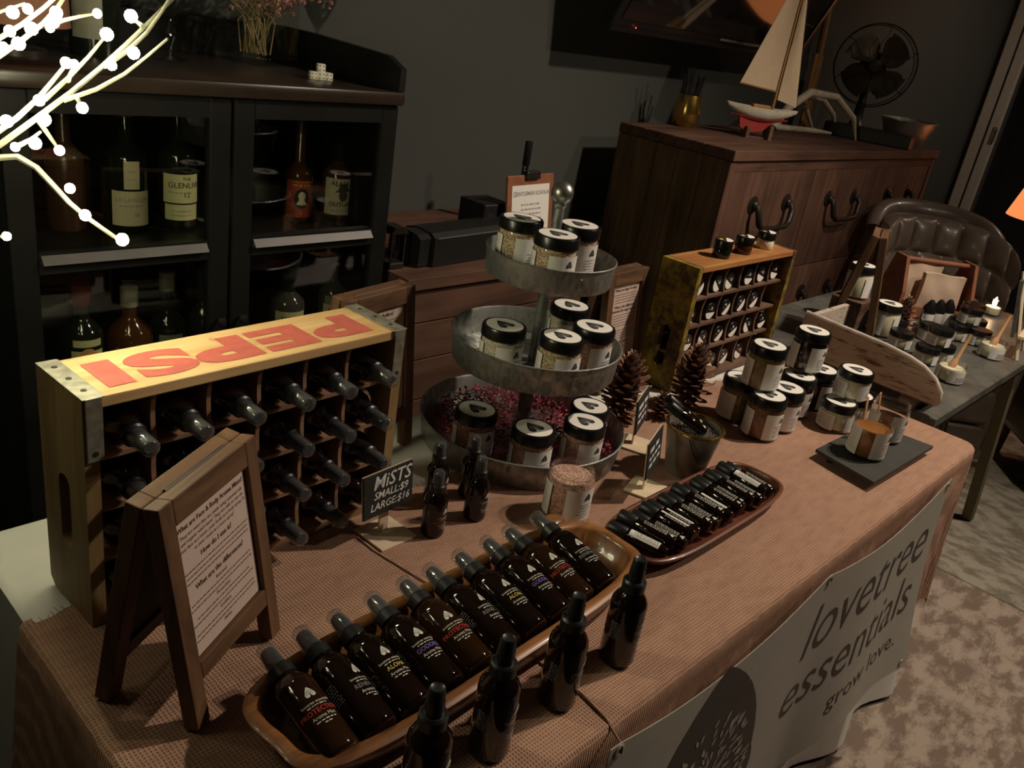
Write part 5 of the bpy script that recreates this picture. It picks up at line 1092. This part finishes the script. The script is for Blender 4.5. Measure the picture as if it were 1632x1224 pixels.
for k in range(6):
    a = k*PI/3+.3; obj('cage_wire', MB().tube([(.03*math.cos(a), .03*math.sin(a), .05), (.09*math.cos(a+.35), .09*math.sin(a+.35), .058), (.15*math.cos(a+.1), .15*math.sin(a+.1), .045), (.178*math.cos(a+.15), .178*math.sin(a+.15), .03), (.175*math.cos(a+.15), .175*math.sin(a+.15), -.03)], .0018, 5, Mf), 'iron', fn_, 60)
pd = thing('wooden_paddle', 'narrow wooden paddle leaning on the wall behind the fan', 'paddle', (3.62, 1.02, HT), (-.10, .06, 0)); obj('shaft', MB().tube([(0, 0, .0), (0, 0, .9)], .016, 10), 'mast', pd, 50); obj('blade', MB().box(-.045, .045, -.008, .008, .0, .32, None, .006), 'mast', pd)

# ------------------------------------------------------------------ wall television tilted downward
tv = thing('wall_television', 'black flat television tilted down on the wall over the chest', 'television', (2.66, .93, T+.735), (.42, 0, 0))
obj('casing', MB().box(-.72, .53, .0, .045, 0, .74, None, .006), 'tv_black', tv, 30); obj('screen', MB().box(-.685, .500, -.003, .0, .040, .71), 'tv_screen', tv)
obj('bezel', MB().box(.503, .530, -.006, .0, .0, .74).box(-.72, .503, -.006, .0, .0, .014), 'tv_black', tv); obj('bezel_line', MB().box(.505, .512, -.0075, -.006, .03, .72).box(-.1, .505, -.0075, -.006, .026, .034), 'tv_bezel', tv)
obj('standby_light', MB().lathe([(0, .001), (.003, .001), (.003, 0)], 8, TR(-.60, -.006, .02) @ RX(PI/2)), 'tv_led', tv); obj('wall_arm', MB().box(-.12, .06, .045, .15, .3, .5), 'tv_black', tv)

# ------------------------------------------------------------------ floor lamp with orange shade at the right
lm = thing('floor_lamp', 'floor lamp with glowing orange shade at the right edge', 'lamp', (4.45, .06, 0)); LZ = T+.215
obj('base', MB().lathe([(0, 0), (.13, 0), (.13, .02), (.02, .035), (.012, .05), (.012, LZ+.1), (0, LZ+.1)], 24), 'iron', lm, 50); obj('shade', MB().lathe([(.20, LZ), (.203, LZ), (.13, LZ+.26), (.127, LZ+.26)], 40), 'shade_glow', lm, 50); obj('bulb', MB().lathe([(0, LZ+.09)]+[(.03*math.sin(a), LZ+.12-.03*math.cos(a)) for a in [PI*i/10 for i in range(1, 10)]]+[(0, LZ+.15)], 16), 'flame', lm, 60)
light('lamp_bulb', 'POINT', (4.45, .06, LZ+.20), 5, (1, .42, .16), .04)

# ------------------------------------------------------------------ lit twig tree at the left
tt = thing('lit_twig_tree', 'bare twig tree with warm white LED tips in front of the cabinet', 'lights', (-.30, .42, 0))
BR = {'main': [[-.12, .27, .40], [-.028, .231, .493], [.016, .246, .516], [.041, .195, .559], [.084, .21, .582], [.102, .164, .62], [.137, .188, .642], [.147, .147, .673], [.19, .168, .705]],
 'b2': [[.102, .164, .62], [.138, .182, .634], [.142, .142, .657], [.176, .173, .686], [.174, .141, .712]], 'b3': [[.064, .182, .579], [.107, .187, .587], [.119, .141, .616], [.153, .167, .637], [.157, .126, .659]],
 'b4': [[-.05, .24, .49], [.009, .218, .537], [.037, .242, .547], [.05, .198, .579], [.074, .233, .598], [.075, .194, .618]], 'b5': [[.05, .197, .577], [.088, .218, .6], [.091, .18, .624], [.125, .208, .65]],
 'tip': [[-.028, .231, .493], [.005, .21, .518], [.031, .23, .518], [.031, .174, .509], [.05, .186, .485], [.046, .132, .474], [.068, .147, .458], [.068, .096, .457], [.092, .105, .438]],
 'sub1': [[.041, .194, .556], [.055, .215, .539], [.048, .172, .537], [.062, .196, .522]], 'sub2': [[.021, .197, .527], [.045, .22, .527], [.04, .186, .544]], 'sub3': [[.075, .173, .585], [.09, .195, .57]],
 'up1': [[-.14, .30, .46], [.003, .264, .596], [.036, .285, .61], [.048, .238, .636], [.08, .26, .649], [.081, .224, .673], [.104, .258, .689]], 'up2': [[.067, .226, .651], [.091, .253, .658], [.096, .203, .667], [.122, .225, .67]],
 'up3': [[-.14, .32, .50], [.008, .273, .618], [.039, .291, .623], [.046, .248, .647], [.086, .266, .669], [.084, .23, .686]], 'up4': [[-.14, .33, .55], [.014, .286, .649], [.051, .3, .658], [.055, .253, .67]],
 'sub4': [[.141, .151, .667], [.147, .197, .673]], 'sub5': [[.072, .187, .6], [.092, .221, .612]], 'low': [[-.12, .27, .40], [-.05, .2, .43], [-.011, .158, .437]],
 'left1': [[-.14, .30, .46], [-.24, .16, .58], [-.28, .05, .66], [-.33, -.04, .70]], 'left2': [[-.14, .32, .50], [-.20, .30, .66], [-.26, .22, .80], [-.24, .14, .90]], 'left3': [[-.24, .16, .58], [-.33, .12, .62], [-.40, .04, .66]]}
def sm(P):   # soften zig-zag in depth and refine
    P = [Vector(p) for p in P]
    for _ in range(2): P = [P[0]]+[(P[i-1]+2*P[i]+P[i+1])/4 for i in range(1, len(P)-1)]+[P[-1]]
    return P
OFF = Vector((-.30, .42, -T))
for k, P in BR.items():
    Q = [p-OFF for p in sm(P)]; n = len(Q); r0_ = .0042 if k in ('main', 'tip', 'up1', 'b4', 'up3') else .003
    obj('twig', MB().tube(Q, [r0_*(1-.5*i/(n-1)) for i in range(n)], 6), 'led_wire', tt, 60)
obj('trunk', MB().tube([(0, 0, .02), (.02, -.01, .5), (.06, -.05, .95), (.15, -.14, T+.36), (.19, -.16, T+.42)], [.016, .013, .010, .006, .0045], 10), 'led_wire', tt, 60); obj('trunk', MB().tube([(.06, -.05, .95), (.12, -.10, T+.38), (.16, -.12, T+.47)], [.008, .006, .0045], 8), 'led_wire', tt, 60)
obj('foot', MB().lathe([(0, 0), (.10, 0), (.10, .015), (.02, .025), (0, .025)], 24), 'iron', tt, 40)
LEDS = [[.07, .184, .619], [.107, .165, .654], [.076, .178, .619], [.123, .136, .64], [.104, .148, .624], [.042, .19, .577], [.042, .178, .559], [.014, .188, .527], [.03, .175, .534], [.047, .153, .531], [.073, .153, .577], [.129, .154, .676], [.104, .181, .673], [.04, .247, .66], [.052, .236, .666], [.034, .241, .641], [.051, .226, .647], [.065, .211, .651], [.073, .213, .667], [.047, .129, .495], [.053, .106, .471], [.084, .086, .447], [-.011, .158, .437], [.013, .206, .551], [.026, .24, .624], [.069, .211, .657], [.038, .229, .63], [-.28, .05, .66], [-.33, -.04, .70], [-.26, .22, .80], [-.24, .14, .90], [-.40, .04, .66], [-.33, .12, .62], [-.24, .16, .58]]
lme = MB().lathe([(0, -.0062)]+[(.0062*math.sin(a), -.0062*math.cos(a)) for a in [PI*i/6 for i in range(1, 6)]]+[(0, .0062)], 10).mesh('led_bulb', 80); lme.materials.append(MATS['led'])
for k, p in enumerate(LEDS):
    o = bpy.data.objects.new('led_bulb', lme); C.objects.link(o); o.parent = tt; o.location = Vector(p)-OFF; s_ = [1, 1.15, .8, 1.1, .9][k % 5]; o.scale = (s_, s_, s_)
for k, p in enumerate(([.03, .20, .56], [.08, .17, .62], [.06, .23, .66], [.06, .12, .475], [-.30, .03, .67], [-.26, .2, .76])):
    light('led_glow', 'POINT', (p[0]-.004, p[1], T+p[2]+.012), 1.6 if k < 4 else .7, (1.0, .92, .58), .03)
